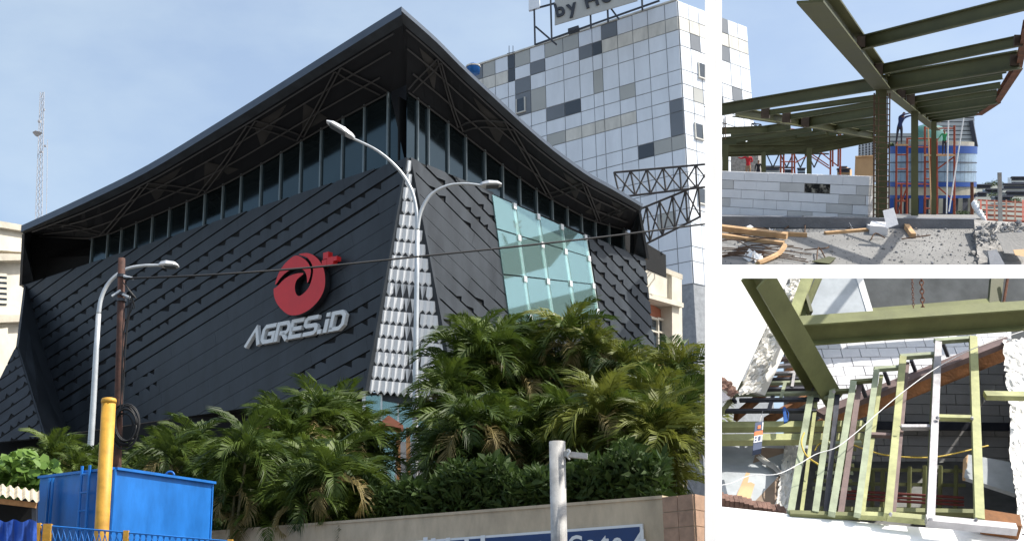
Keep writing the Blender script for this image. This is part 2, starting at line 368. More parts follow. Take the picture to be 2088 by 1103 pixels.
# --- roof
OUT = 3.0
def corner2(oL, oR):
    a, b = T + nL * oL, T + nR * oR
    den = n2.x * n3.y - n2.y * n3.x; q = b - a; s = (q.x * n3.y - q.y * n3.x) / den
    return a + n2 * s
lo_, hi_ = 0.5, 9.0                          # pick the other overhang so that the roof point stands where it is seen
for _ in range(40):
    md_ = (lo_ + hi_) / 2; x_ = project(V((*corner2(OUT, md_).xy, 28)))[0]; x2_ = project(V((*corner2(OUT, md_ + 0.1).xy, 28)))[0]
    if (x_ < 818) == (x2_ > x_): lo_ = md_
    else: hi_ = md_
EC = corner2(OUT, lo_)
EL_ = PL(EC, EC + n2, EC + UP); ER_ = PL(EC, EC + n3, EC + UP)
EA_L = polyline([V((x, y, 0)) for x, y in [(818, 14), (700, 88), (590, 158), (450, 246), (300, 337), (170, 402), (48, 458)]], 4)
EA_R = polyline([V((x, y, 0)) for x, y in [(818, 14), (890, 78), (960, 148), (1100, 276), (1190, 345), (1250, 380), (1306, 413)]], 4)
roof = holder('roof', B)
ECt = EC
def eave(pl, q): return pl.hit(q.x, q.y)
def roof_side(pl, gl, ea, inn, fas, flip):
    top = [eave(pl, q) for q in ea]; n = len(top)
    # the corner of both sides must be the same point
    top[0] = V((EC.x, EC.y, top[0].z))
    bot = [p - UP * fas for p in top]
    d0, d1 = ea[0].x, ea[-1].x; inner = []
    for i, q in enumerate(ea):
        x = inn[0][0] + (inn[-1][0] - inn[0][0]) * (q.x - d0) / (d1 - d0); inner.append(gl.hit(x, yint(inn, x)))
    inner[0] = V((GC.x, GC.y, inner[0].z))
    m = MB(); m2 = MB(); m3 = MB()
    lipb = [b + (i_ - b) * 0.12 - UP * 0.10 for b, i_ in zip(bot, inner)]
    for i in range(n - 1):
        m.poly([top[i], top[i+1], bot[i+1], bot[i]])
        m3.poly([bot[i], bot[i+1], lipb[i+1], lipb[i]])
        m2.poly([lipb[i], lipb[i+1], inner[i+1], inner[i]])
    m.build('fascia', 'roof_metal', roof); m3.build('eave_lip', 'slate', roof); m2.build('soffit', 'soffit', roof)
    back = [inner[i] + (inner[i] - top[i]) * 1.0 + UP * 1.5 for i in range(n)]
    m = MB()
    for i in range(n - 1): m.poly([top[i], top[i+1], back[i+1] * 1.0, back[i]])
    m.build('roof_sheet', 'roof_metal', roof)
    def S(s, t, w=0.06):
        i = min(n - 2, int(s * (n - 1))); f = s * (n - 1) - i
        a = lipb[i].lerp(lipb[i+1], f); b = inner[i].lerp(inner[i+1], f); nn = (lipb[i+1] - lipb[i]).cross(inner[i] - lipb[i]).normalized()
        if nn.z > 0: nn = -nn
        return a.lerp(b, t) + nn * w
    for s0, s1, t in ((0.03, 0.97, 0.03), (0.05, 0.97, 0.97), (0.07, 0.95, 0.62), (0.04, 0.9, 0.30)):
        m = MB(); k = 14
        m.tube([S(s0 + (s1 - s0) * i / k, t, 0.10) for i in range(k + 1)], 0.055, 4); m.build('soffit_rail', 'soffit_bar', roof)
    nz = 7; pts = [(0.06 + 0.86 * i / nz, 0.06 if i % 2 else 0.92) for i in range(nz + 1)]
    for (a, ta), (b, tb) in zip(pts, pts[1:]):
        for off in (-0.010, 0.010):
            m = MB(); m.tube([S(a + off + (b - a) * j / 4, ta + (tb - ta) * j / 4, 0.12) for j in range(5)], 0.05, 4); m.build('truss_bar', 'soffit_bar', roof)
        c = (a + b) / 2; sgn = 1 if ta > 0.5 else -1
        tri = [(a + 0.035, 0.14 if ta > 0.5 else 0.84), (b - 0.005, 0.14 if ta > 0.5 else 0.84), (b - 0.012 if ta < .5 else b - 0.02, 0.66 if ta > .5 else 0.30)]
        if random.random() < 0.8:
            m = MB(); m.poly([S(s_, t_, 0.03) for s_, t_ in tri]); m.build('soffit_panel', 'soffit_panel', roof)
    return top, bot, inner
tL = roof_side(EL_, GL_, EA_L, IN_L, 0.42, 1); tR = roof_side(ER_, GR_, EA_R, IN_R, 0.22, -1)
# return of the roof at its two ends, and the fin that drops from each end to the wall
for (top, bot, inner), pl, px, py, zz in ((tL, PLf, 50, 582, 0), (tR, PRf, 1313, 528, 0)):
    e = top[-1]; b = bot[-1]; w = pl.hit(px, py)
    m = MB(); m.prism([e, b, inner[-1] - UP * 0.2, inner[-1] + UP * 0.4], (w - T).normalized() * 0.25); m.build('end_fascia', 'roof_metal', B)
    q = (w - T).normalized()
    m = MB(); m.prism([b + (inner[-1] - b) * 0.18 - UP * 0.1, w + pl.n * 0.2, w - pl.n * 1.0, inner[-1]], q * 0.3); m.build('end_fin', 'slate', B)
m = MB(); m.prism([at(50, 466, 83), at(230, 470, 83), at(230, 560, 83), at(44, 584, 83)], (0, 0.3, 0)); m.build('end_wall', 'void', B)
# --- folded white tiles on the cut corner
cA, cB_, cC = T + V((0, -0.15, 0)), PLf.hit(745, 797, 0.05), PRf.hit(932, 815, 0.05)
PC = PL(cB_, cC, cA)
m = MB(); m.prism([cA, cB_, cC], -PC.n * 0.3); m.fix(); fc = m.build('corner_face', 'tile_back', B)
rowh = 0.665; va = PC.uv(*project(cA))
vtop = (cA - PC.o).dot(PC.ev); wid = (cC - cB_).length; ua = (cA - PC.o).dot(PC.eu)
tw = 0.315
def tile_mesh(name, mt, inv):
    m = MB(); h, w, p = 0.67, tw * 0.99, 0.075
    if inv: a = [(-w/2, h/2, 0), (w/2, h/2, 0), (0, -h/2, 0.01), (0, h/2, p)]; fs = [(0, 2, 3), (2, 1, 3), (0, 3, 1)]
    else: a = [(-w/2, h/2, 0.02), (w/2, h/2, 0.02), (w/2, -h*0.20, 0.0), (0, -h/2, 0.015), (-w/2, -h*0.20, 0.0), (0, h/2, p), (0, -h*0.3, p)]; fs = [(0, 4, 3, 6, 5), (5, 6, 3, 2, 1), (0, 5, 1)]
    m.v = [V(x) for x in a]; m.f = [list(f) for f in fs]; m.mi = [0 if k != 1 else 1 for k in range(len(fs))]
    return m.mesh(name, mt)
tmA = tile_mesh('tile', ['tile', 'tile'], False); tmB = tile_mesh('tile', ['tile', 'tile_grey'], True)  # grey facet puts the shaded side of the fold into the colour
nr = int(vtop / rowh)
for r in range(nr):
    v = vtop - (r + 0.75) * rowh; f = (vtop - v - rowh * 0.1) / vtop
    lo, hi = ua * (1 - f), ua * (1 - f) + wid * f; nt = max(1, int((hi - lo) / tw)); st = (lo + hi) / 2 - nt * tw / 2
    for k in range(nt):
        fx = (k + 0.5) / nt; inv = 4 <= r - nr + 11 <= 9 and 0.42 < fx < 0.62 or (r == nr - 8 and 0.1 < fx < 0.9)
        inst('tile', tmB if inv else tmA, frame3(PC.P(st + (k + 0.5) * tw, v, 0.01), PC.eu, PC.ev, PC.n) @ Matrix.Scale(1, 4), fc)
for pl, a, b in ((PLf, (831, 323), (746, 797)), (PRf, (836, 323), (932, 830))):
    m = MB(); m.beam(pl.hit(*a, 0.1), pl.hit(*b, 0.1), 0.16, 0.24, pl.n); m.build('corner_trim', 'slate', B)
# --- street level glazing below the corner
for k in range(7):
    x0, x1 = 742 + k * 34, 742 + (k + 1) * 34; d = 62.5 - 0.2 * abs(3 - k)
    m = MB(); m.prism([at(x0, 806, d), at(x1, 806, d), at(x1, 1120, d), at(x0, 1120, d)], (0, 0.05, 0)); m.build('shop_pane', 'glass_teal', B)
    m = MB(); m.beam(at(x0, 803, d - 0.1), at(x0, 1120, d - 0.1), 0.10, 0.16); m.build('mullion', 'steel_clip', B)
m = MB(); m.prism([at(735, 797, 62), at(960, 830, 62), at(960, 845, 62), at(735, 808, 62)], (0, 0.5, 0)); m.build('canopy_edge', 'slate', B)
m = MB(); m.prism([at(700, 800, 67), at(1350, 800, 70), at(1350, 1130, 70), at(700, 1130, 67)], (0, 0.3, 0)); m.build('inner_wall', 'void', B)
# --- big teal window on the other wall
wn_ = holder('window', B)
uvw = [PRf.uv(*p) for p in RWIN]; PRw = PRf
nx, ny = 4, 3
def wq(a, b):
    x0 = RWIN[0][0] + (RWIN[1][0]-RWIN[0][0])*a; y0 = RWIN[0][1] + (RWIN[1][1]-RWIN[0][1])*a
    x1 = RWIN[3][0] + (RWIN[2][0]-RWIN[3][0])*a; y1 = RWIN[3][1] + (RWIN[2][1]-RWIN[3][1])*a
    return (x0 + (x1-x0)*b, y0 + (y1-y0)*b)
vs_ = [0, 0.27, 0.62, 1.0]
for i in range(nx):
    for j in range(ny):
        a, b = i / nx, (i + 1) / nx; g = 0.006
        pts = [PRw.hit(*wq(a + g, vs_[j] + g), 0.16), PRw.hit(*wq(b - g, vs_[j] + g), 0.16), PRw.hit(*wq(b - g, vs_[j+1] - g), 0.16), PRw.hit(*wq(a + g, vs_[j+1] - g), 0.16)]
        m = MB(); m.prism(pts, -PRw.n * 0.03); m.build('window_pane', 'glass_teal', wn_)
for i in range(1, nx + 1):
    m = MB(); m.prism([PRw.hit(*wq(i / nx - 0.035, 0.0), 0.05), PRw.hit(*wq(i / nx, 0.0), 0.12), PRw.hit(*wq(i / nx, 1.0), 0.12), PRw.hit(*wq(i / nx - 0.035, 1.0), 0.05)], -PRw.n * 0.25); m.build('glass_fin', 'interior', wn_)
    for j in range(0, ny + 1):
        c = PRw.hit(*wq(i / nx - 0.01, min(0.97, vs_[j] + 0.02)), 0.2); m = MB(); m.box(c, PRw.eu * 0.13, PRw.ev * 0.16, PRw.n * 0.03); m.build('glass_clip', 'steel_clip', wn_)
for (a, b, c, d) in ((0.0, 1.0, 0.03, 0.10), (0.04, 0.97, 0.42, 0.47), (0.12, 0.40, 0.47, 0.62), (0.52, 0.75, 0.46, 0.60)):
    m = MB(); m.prism([PRw.hit(*wq(a, c), -0.25), PRw.hit(*wq(b, c), -0.25), PRw.hit(*wq(b, d), -0.25), PRw.hit(*wq(a, d), -0.25)], -PRw.n * 0.1); m.build('inner_ledge', 'sign_white', wn_)
m = MB(); m.prism([PRw.hit(*wq(0, 0), -0.42), PRw.hit(*wq(1, 0), -0.42), PRw.hit(*wq(1, 1), -0.42), PRw.hit(*wq(0, 1), -0.42)], -PRw.n * 0.05); m.build('inner_wall', 'interior', wn_)
# ================================================================== signs on the street wall
LC = PLf.hit(611, 580); eu = -PLf.eu; ev = PLf.ev       # eu runs to the right in the picture
logo = thing('logo_sign', LC + PLf.n * 0.3, 'large red round swirl sign with small squares on the dark street wall', 'sign')
Z2 = lambda p: (440 + p[0] / 2.1212, 480 + p[1] / 2.1212)
def logo_piece(name, pts, d=0.32):
    P = polyline([V((*Z2(p), 0)) for p in pts] + [V((*Z2(pts[0]), 0))], 3)[:-1]
    F = [PLf.hit(p.x, p.y, 0.3 + d) for p in P]; m = MB(); m.poly(F); m.m = 1; e = -PLf.n * d
    for k in range(len(F)): m.poly([F[k], F[(k+1) % len(F)], F[(k+1) % len(F)] + e, F[k] + e])
    return m.build(name, ['red', 'sign_case'], logo)
logo_piece('swirl_body', [(250, 230), (252, 262), (265, 295), (290, 325), (320, 344), (360, 342), (405, 320), (445, 280), (468, 235), (473, 190), (468, 150), (455, 120), (437, 97), (415, 82), (390, 76), (358, 83), (392, 94), (412, 117), (421, 150), (415, 190), (402, 225), (378, 252), (358, 262), (345, 247), (342, 218), (352, 190), (380, 164), (340, 167), (300, 186), (266, 220)])
logo_piece('swirl_crest', [(256, 213), (265, 180), (285, 140), (315, 106), (346, 87), (380, 100), (401, 122), (411, 150), (407, 180), (396, 206), (393, 175), (380, 150), (346, 141), (310, 156), (280, 184), (263, 208)])
for (x, y, s) in ((664, 521, 0.17), (673, 532, 0.20), (661, 536, 0.16), (683, 527, 0.11)):
    c = PLf.hit(x, y, 0.62); m = MB(); m.prism([c - eu*s*1.1 - ev*s, c + eu*s*1.1 - ev*s, c + eu*s*1.1 + ev*s, c - eu*s*1.1 + ev*s], -PLf.n * 0.3); m.build('square', 'red', logo)
t0, t1 = PLf.hit(499, 708, 0.35), PLf.hit(700, 671, 0.35); te = (t1 - t0); tlen = te.length; te.normalize(); tv = (PLf.hit(508, 669, 0.35) - t0); tv = tv - te * tv.dot(te) + te * 0.24; hh = tv.length
letters = thing('letter_sign', t0, 'raised white letters AGRES.iD under the red swirl sign', 'sign')
GL = {'A': (1.06, [[(0.0, 0.0), (0.56, 0.92), (0.94, 0.0)]]),
      'G': (1.0, [[(0.92, 0.90), (0.24, 0.90), (0.10, 0.74), (0.10, 0.26), (0.24, 0.10), (0.86, 0.10), (0.86, 0.50), (0.46, 0.50)]]),
      'R': (0.98, [[(0.10, 0.0), (0.10, 0.90), (0.74, 0.90), (0.86, 0.76), (0.86, 0.52), (0.74, 0.40), (0.30, 0.40)], [(0.48, 0.40), (0.86, 0.0)]]),
      'E': (0.92, [[(0.86, 0.90), (0.10, 0.90), (0.10, 0.10), (0.86, 0.10)], [(0.10, 0.5), (0.78, 0.5)]]),
      'S': (0.96, [[(0.88, 0.90), (0.22, 0.90), (0.10, 0.80), (0.10, 0.60), (0.22, 0.50), (0.76, 0.50), (0.88, 0.40), (0.88, 0.20), (0.76, 0.10), (0.08, 0.10)]]),
      '.': (0.40, [[(0.20, 0.0), (0.20, 0.22)]]), 'i': (0.40, [[(0.18, 0.0), (0.18, 0.68)], [(0.18, 0.80), (0.18, 1.0)]]),
      'D': (1.0, [[(0.12, 0.10), (0.12, 0.90), (0.66, 0.90), (0.86, 0.72), (0.86, 0.28), (0.66, 0.10), (0.02, 0.10)]])}
text = 'AGRES.iD'; tot = sum(GL[c][0] for c in text); x = 0; kx = tlen / tot
for c in text:
    wd, lines = GL[c]; m = MB()
    for ln in lines:
        for q in stroke(ln, 0.20 if c not in '.i' else 0.24):
            m.m = 0; pts = [t0 + te * ((x + a) * kx) + tv * b for a, b in q]; m.prism(pts, -PLf.n * 0.22)
    m.fix().build('letter', 'sign_white', letters); x += wd
# ================================================================== materials
M['tw_pale'] = mat('tower_pale', (0.74, 0.79, 0.85), 0.45, var=0.07, scale=0.8, sq=(1, 1, 0.3))
M['tw_grey'] = mat('tower_grey', (0.17, 0.19, 0.215), 0.45, var=0.08, scale=0.3)
M['tw_dark'] = mat('tower_dark', (0.065, 0.08, 0.10), 0.45, var=0.08, scale=0.3)
M['tw_beige'] = mat('tower_beige', (0.42, 0.43, 0.41), 0.5, var=0.07, scale=0.3)
M['tw_band'] = mat('tower_band', (0.64, 0.63, 0.58), 0.7, var=0.18, scale=1.0, sq=(1, 1, 0.3))
M['joint'] = mat('joint', (0.30, 0.32, 0.34), 0.8, var=0.2)
M['winglass'] = mat('window_glass', (0.03, 0.045, 0.06), 0.08, var=0.2, spec=0.8)
M['steel_dark'] = mat('dark_steel', (0.05, 0.055, 0.065), 0.5, metal=0.4, var=0.25)
M['rooftop_rust'] = mat('truss_steel', (0.045, 0.042, 0.042), 0.7, var=0.35, scale=4)
M['cream'] = mat('cream_render', (0.62, 0.58, 0.49), 0.85, var=0.16, scale=0.5, bump=0.1, bscale=10)
M['cream_dark'] = mat('cream_trim', (0.50, 0.46, 0.38), 0.85, var=0.2, scale=0.8)
M['terracotta'] = mat('terracotta', (0.40, 0.15, 0.09), 0.85, var=0.15, scale=1.0)
M['lamp_pole'] = mat('lamp_pole', (0.52, 0.54, 0.55), 0.4, metal=0.4, var=0.12, scale=2)
M['lamp_head'] = mat('lamp_head', (0.62, 0.63, 0.64), 0.3, metal=0.2, var=0.08)
M['lamp_glass'] = mat('lamp_glass', (0.12, 0.13, 0.14), 0.15, var=0.1)
M['rust_pole'] = mat('rusty_pole', (0.075, 0.034, 0.024), 0.75, var=0.5, scale=5, bump=0.3)
M['yellow'] = mat('yellow_paint', (0.56, 0.30, 0.04), 0.55, var=0.28, scale=4, bump=0.1)
M['grey_post'] = mat('weathered_post', (0.42, 0.41, 0.39), 0.6, var=0.3, scale=4, bump=0.2)
M['black_cable'] = mat('black_cable', (0.012, 0.012, 0.013), 0.55, var=0.2)
M['blue'] = mat('blue_paint', (0.012, 0.14, 0.46), 0.38, var=0.26, scale=2.0, bump=0.08, bscale=6, sq=(1, 1, 0.35))
M['blue_tarp'] = mat('blue_tarp', (0.02, 0.08, 0.38), 0.5, var=0.3, scale=3, bump=0.5, bscale=9)
M['sheet'] = mat('corrugated_sheet', (0.52, 0.45, 0.33), 0.7, var=0.25, scale=3)
M['wall_beige'] = mat('beige_render', (0.50, 0.41, 0.29), 0.9, var=0.2, scale=2.2, bump=0.2, bscale=30, sq=(1, 1, 0.4))
M['stone_tile'] = mat('brown_stone_tile', (0.36, 0.23, 0.155), 0.75, var=0.22, scale=5, bump=0.2, bscale=25)
M['sign_blue'] = mat('sign_blue', (0.016, 0.045, 0.14), 0.5, var=0.12, scale=2)
M['palm'] = leafmat('palm_leaf', (0.012, 0.032, 0.007), (0.115, 0.165, 0.024), 0.5)
M['palm_y'] = leafmat('palm_leaf_yellow', (0.05, 0.075, 0.010), (0.21, 0.225, 0.038), 0.5)
M['palm_dry'] = leafmat('palm_leaf_dry', (0.16, 0.13, 0.045), (0.30, 0.24, 0.10), 0.6)
M['stem'] = mat('palm_stem', (0.16, 0.14, 0.065), 0.8, var=0.4, scale=6, bump=0.3)
M['hedge'] = leafmat('hedge_leaf', (0.018, 0.040, 0.010), (0.060, 0.10, 0.020), 0.6)
M['bright_leaf'] = leafmat('bright_leaf', (0.06, 0.14, 0.02), (0.19, 0.30, 0.06), 0.5)
M['timber'] = mat('orange_timber', (0.36, 0.18, 0.07), 0.8, var=0.35, scale=6)
M['mast'] = mat('mast_steel', (0.42, 0.42, 0.44), 0.6, var=0.2)
# ================================================================== panelled tower
TC = at(1381, 2, 98); TWZ = TC.z
TWL = PL(TC, at_z(1090, 97, TWZ), TC - UP); TWR = PL(TC, at_z(1522, 56, TWZ), TC - UP)
tower = thing('office_tower', (TC.x, TC.y + 8, 0), 'tall tower clad in pale, grey and dark chequered panels', 'building')
ul = -1
colsL = [960, 985, 1010, 1036, 1050, 1081, 1111, 1148, 1180, 1207, 1226, 1258, 1289, 1320, 1355, 1381]
rows = [0, 1.40, 2.60, 4.0, 6.1, 7.35, 8.6, 9.7, 11.7, 12.9, 14.9, 16.1, 17.9, 19.1, 21.0, 22.2, 24.0]
topy = lambda x: 97 + (x - 1090) * (2 - 97) / (1381 - 1090)
usL = [TWL.uv(x, topy(x))[0] for x in colsL]
spots = [(1042, 140, 'tw_dark'), (1042, 160, 'tw_dark'), (1065, 165, 'tw_grey'), (1096, 149, 'tw_grey'), (1065, 126, 'tw_beige'), (1128, 92, 'tw_beige'), (1165, 86, 'tw_beige'), (1241, 59, 'tw_grey'), (1195, 115, 'tw_grey'), (1218, 107, 'tw_dark'), (1219, 153, 'tw_beige'), (1278, 188, 'tw_beige'), (1132, 236, 'tw_grey'), (1168, 220, 'tw_dark'), (1062, 195, 'tw_grey'), (1098, 184, 'tw_beige'), (1374, 225, 'tw_grey'), (1374, 250, 'tw_grey'), (1314, 312, 'tw_dark'), (1347, 299, 'tw_beige'), (1379, 287, 'tw_beige'), (1138, 291, 'tw_beige'), (1000, 130, 'tw_beige'), (975, 140, 'tw_grey'), (1330, 520, 'tw_grey'), (1358, 450, 'tw_beige')]
m = MB(); gx = TWL.P(usL[0] , 0); h = 50
back = TWL.P(usL[0], 0) + (TWR.hit(1522, 56) - TC)
m.poly([TC, gx, gx - UP * h, TC - UP * h]); e = TWR.hit(1522, 56); m.poly([TC, e, e - UP * h, TC - UP * h]); m.poly([TC, gx, back, e]); m.poly([gx, back, back - UP * h, gx - UP * h]); m.poly([e, back, back - UP * h, e - UP * h])
m.build('wall', 'joint', tower)
def tower_panels(pl, us, spots, bands, sgn=1):
    for i in range(len(us) - 1):
        for j in range(len(rows) - 1):
            a, b = sorted((us[i], us[i+1])); c, d = rows[j], rows[j+1]; g = 0.035
            px = project(pl.P((a + b) / 2, (c + d) / 2)); mt = 'tw_pale'
            if px[1] > 480 and pl is TWL and px[0] < 1300: continue
            q = pl.P((a+b)/2, (c+d)/2)
            for sx, sy, sm in spots:
                A, Bq = project(pl.P(a, c)), project(pl.P(b, d))
                if min(A[0], Bq[0]) <= sx <= max(A[0], Bq[0]):
                    y0 = project(pl.P((a+b)/2, c))[1]; y1 = project(pl.P((a+b)/2, d))[1]
                    if y0 <= sy <= y1: mt = sm
            if bands(j, px[0]): mt = 'tw_band'
            w = 0.05 + R_(0, 0.02)
            m = MB(); m.prism([pl.P(a+g, c+g, w), pl.P(b-g, c+g, w), pl.P(b-g, d-g, w), pl.P(a+g, d-g, w)], -pl.n * 0.045); m.fix().build('panel', mt, tower)
tower_panels(TWL, usL, spots, lambda j, x: (j == 1 and (x > 1240 or x < 1036)) or (j == 6 and 1150 < x < 1300))
usR = [TWR.uv(x, 2 + (x - 1381) * 54 / 141)[0] for x in (1381, 1402, 1422, 1442, 1462, 1482, 1502, 1522)]
tower_panels(TWR, usR, [(1412, 77, 'tw_grey'), (1425, 209, 'tw_beige'), (1470, 105, 'tw_grey'), (1510, 200, 'tw_grey'), (1472, 215, 'tw_dark'), (1470, 60, 'tw_grey')], lambda j, x: j == 1)
for x, y, pl in ((1432, 145, TWR), (1425, 268, TWR), (1432, 400, TWR), (1062, 215, TWL)):
    c = pl.hit(x, y, 0.1); w_ = holder('window', tower)
    m = MB(); m.box(c, pl.eu * 0.42, UP * 0.62, pl.n * 0.05); m.build('window_pane', 'winglass', w_)
    for s in (-1, 1):
        m = MB(); m.box(c + pl.eu * 0.44 * s, pl.eu * 0.04, UP * 0.66, pl.n * 0.09); m.build('window_frame', 'tw_band', w_)
    m = MB(); m.box(c - UP * 0.68, pl.eu * 0.52, UP * 0.05, pl.n * 0.12); m.build('window_sill', 'tw_band', w_)
m = MB(); m.beam(TC + UP * 0.08, gx + UP * 0.08, 0.3, 0.14); m.build('parapet_cap', 'tw_band', tower)
# rooftop sign
SG = PL(at(1090, 80, 99.5), at(1400, -20, 96.2), at(1090, 20, 99.5))
rs = thing('rooftop_sign', SG.hit(1180, 75), 'rooftop sign board on a dark steel frame on the tower', 'sign')
for x, y in ((1091, 92), (1125, 82), (1205, 58), (1240, 46), (1310, 22)):
    m = MB(); p = SG.hit(x, y); m.beam(p, p + UP * 4.4, 0.14, 0.14); m.build('frame_post', 'steel_dark', rs)
for (a, b, c, d) in ((1085, 20, 1300, -38), (1091, 92, 1345, 2), (1092, 55, 1135, 92), (1240, 10, 1262, 40)):
    m = MB(); m.beam(SG.hit(a, b), SG.hit(c, d), 0.13, 0.13); m.build('frame_rail', 'steel_dark', rs)
m = MB(); m.prism([SG.hit(1131, 52, 0.25), SG.hit(1300, 2, 0.25), SG.hit(1300, -60, 0.25), SG.hit(1131, -20, 0.25)], -SG.n * 0.1); m.build('sign_board', 'tw_beige', rs)
m = MB(); m.prism([SG.hit(1078, 22, 0.2), SG.hit(1100, 15, 0.2), SG.hit(1100, -40, 0.2), SG.hit(1078, -40, 0.2)], -SG.n * 0.3); m.build('side_board', 'tw_pale', rs)
def text_mesh(txt, size, ext, mt, o, ex, ey, en, name, parent, bold=0.0):
    c = bpy.data.curves.new('t', 'FONT'); c.body = txt; c.size = size; c.extrude = ext; c.resolution_u = 3; c.offset = bold
    ob = bpy.data.objects.new('t', c); COL.objects.link(ob); dg = bpy.context.evaluated_depsgraph_get()
    me = bpy.data.meshes.new_from_object(ob.evaluated_get(dg)); bpy.data.objects.remove(ob); me.materials.clear(); me.materials.append(M[mt]); me.name = name
    return inst(name, me, frame3(o, ex, ey, en), parent)
xx = 1134
for ch, adv in (('b', 26), ('y', 34), ('H', 34), ('o', 30)):
    p = SG.hit(xx, 36 - (xx - 1134) * 0.30, 0.32); text_mesh(ch, 1.7, 0.06, 'steel_dark', p, SG.eu, SG.ev if SG.ev.z > 0 else -SG.ev, SG.n, 'letter', rs, 0.04); xx += adv
m = MB(); fl = SG.hit(1170, 62, 0.3); m.box(fl, SG.eu * 0.45, UP * 0.14, SG.n * 0.3); m.build('floodlight', 'steel_dark', rs)
# water tank and aerials beside the roof
wt = thing('water_tank', at(965, 146, 101), 'small blue lidded water tank at the far end of the tower roof', 'water tank')
m = MB(); m.smooth = True; m.lathe(at(965, 150, 101), [(0.0, 0), (0.55, 0), (0.55, 0.55), (0.62, 0.62), (0.3, 0.85), (0.0, 0.9)], 14); m.build('tank_body', 'blue', wt)
m = MB(); m.lathe(at(965, 150, 101), [(0.60, 0.52), (0.64, 0.6), (0.60, 0.66)], 14); m.build('rim', 'tw_band', wt)
ae = thing('roof_aerial', at(1040, 112, 100), 'thin rooftop aerial with two short rods on the tower edge', 'aerial')
for k in range(2):
    m = MB(); m.tube([at(1038 + 8 * k, 116, 100), at(1038 + 8 * k, 94, 100)], 0.03, 5); m.build('rod', 'steel_dark', ae)
m = MB(); m.tube([at(1034, 110, 100), at(1050, 106, 100)], 0.03, 5); m.build('crossbar', 'steel_dark', ae)
# ================================================================== billboard truss beyond the roof end
def truss(name, a0, a1, b0, b1, d, dd, n, label, r=0.075):
    t = thing(name, at(*a0, d), label, 'truss')
    f = lambda p, q, s: (p[0] + (q[0]-p[0])*s, p[1] + (q[1]-p[1])*s)
    ch = []
    for k, (p, q) in enumerate(((a0, a1), (b0, b1))):
        for z in (0, dd):
            pts = [at(*f(p, q, i / n), d + z) for i in range(n + 1)]; ch.append(pts)
            m = MB(); m.tube([pts[0], pts[-1]], r, 5); m.build('chord', 'rooftop_rust', t)
    for i in range(n + 1):
        for a, b in ((0, 2), (1, 3), (0, 1), (2, 3)):
            m = MB(); m.tube([ch[a][i], ch[b][i]], r * 0.8, 4); m.build('strut', 'rooftop_rust', t)
        if i < n:
            for a, b in ((0, 2), (3, 1)):
                m = MB(); m.tube([ch[a][i], ch[b][i+1]], r * 0.7, 4); m.build('brace', 'rooftop_rust', t)
                m = MB(); m.tube([ch[b][i], ch[a][i+1]], r * 0.7, 4); m.build('brace', 'rooftop_rust', t)
    return t
truss('billboard_truss', (1252, 352), (1452, 334), (1264, 402), (1452, 380), 80, 1.6, 6, 'upper rusty box truss jutting level from behind the roof end')
truss('billboard_truss', (1292, 432), (1424, 378), (1300, 506), (1428, 442), 81, 1.4, 5, 'lower rusty box truss sloping upward below the level one')
# ================================================================== cream and terracotta house behind the right wall
hs = thing('corner_house', at(1350, 1000, 84), 'cream and terracotta house with a heavy cornice beside the showroom', 'house')
PH = PL(at(1300, 540, 82), at(1392, 592, 88), at(1300, 700, 82))
m = MB(); m.prism([PH.hit(1296, 600), PH.hit(1378, 650), PH.hit(1385, 900), PH.hit(1296, 900)], -PH.n * 3); m.build('wall', 'terracotta', hs)
m = MB(); m.prism([PH.hit(1296, 528, 0.5), PH.hit(1376, 566, 0.5), PH.hit(1376, 612, 0.5), PH.hit(1296, 590, 0.5)], -PH.n * 3.5); m.build('parapet', 'cream', hs)
m = MB(); m.prism([PH.hit(1296, 590, 1.1), PH.hit(1394, 618, 1.1), PH.hit(1394, 627, 1.1), PH.hit(1296, 600, 1.1)], -PH.n * 4); m.build('cornice', 'cream', hs)
m = MB(); m.prism([PH.hit(1296, 522, 0.7), PH.hit(1392, 560, 0.7), PH.hit(1392, 570, 0.7), PH.hit(1296, 531, 0.7)], -PH.n * 4); m.build('cornice', 'cream_dark', hs)
m = MB(); m.prism([PH.hit(1370, 562, 0.8), PH.hit(1390, 570, 0.8), PH.hit(1394, 900, 0.8), PH.hit(1372, 900, 0.8)], -PH.n * 1); m.build('pilaster', 'cream', hs)
for i in range(2):
    w_ = holder('window', hs); x = 1322 + 20 * i
    m = MB(); m.prism([PH.hit(x, 646 + 4*i, 0.06), PH.hit(x + 16, 652 + 4*i, 0.06), PH.hit(x + 17, 720, 0.06), PH.hit(x + 1, 716, 0.06)], -PH.n * 0.04); m.build('window_pane', 'winglass', w_)
    m = MB(); m.beam(PH.hit(x - 2, 644 + 4*i, 0.1), PH.hit(x - 1, 720, 0.1), 0.16, 0.2); m.build('window_frame', 'cream', w_)
    m = MB(); m.beam(PH.hit(x - 2, 645 + 4*i, 0.1), PH.hit(x + 18, 652 + 4*i, 0.1), 0.2, 0.14); m.build('window_frame', 'cream', w_)
    m = MB(); m.beam(PH.hit(x - 2, 672 + 4*i, 0.1), PH.hit(x + 18, 678 + 4*i, 0.1), 0.2, 0.1); m.build('window_bar', 'cream', w_)
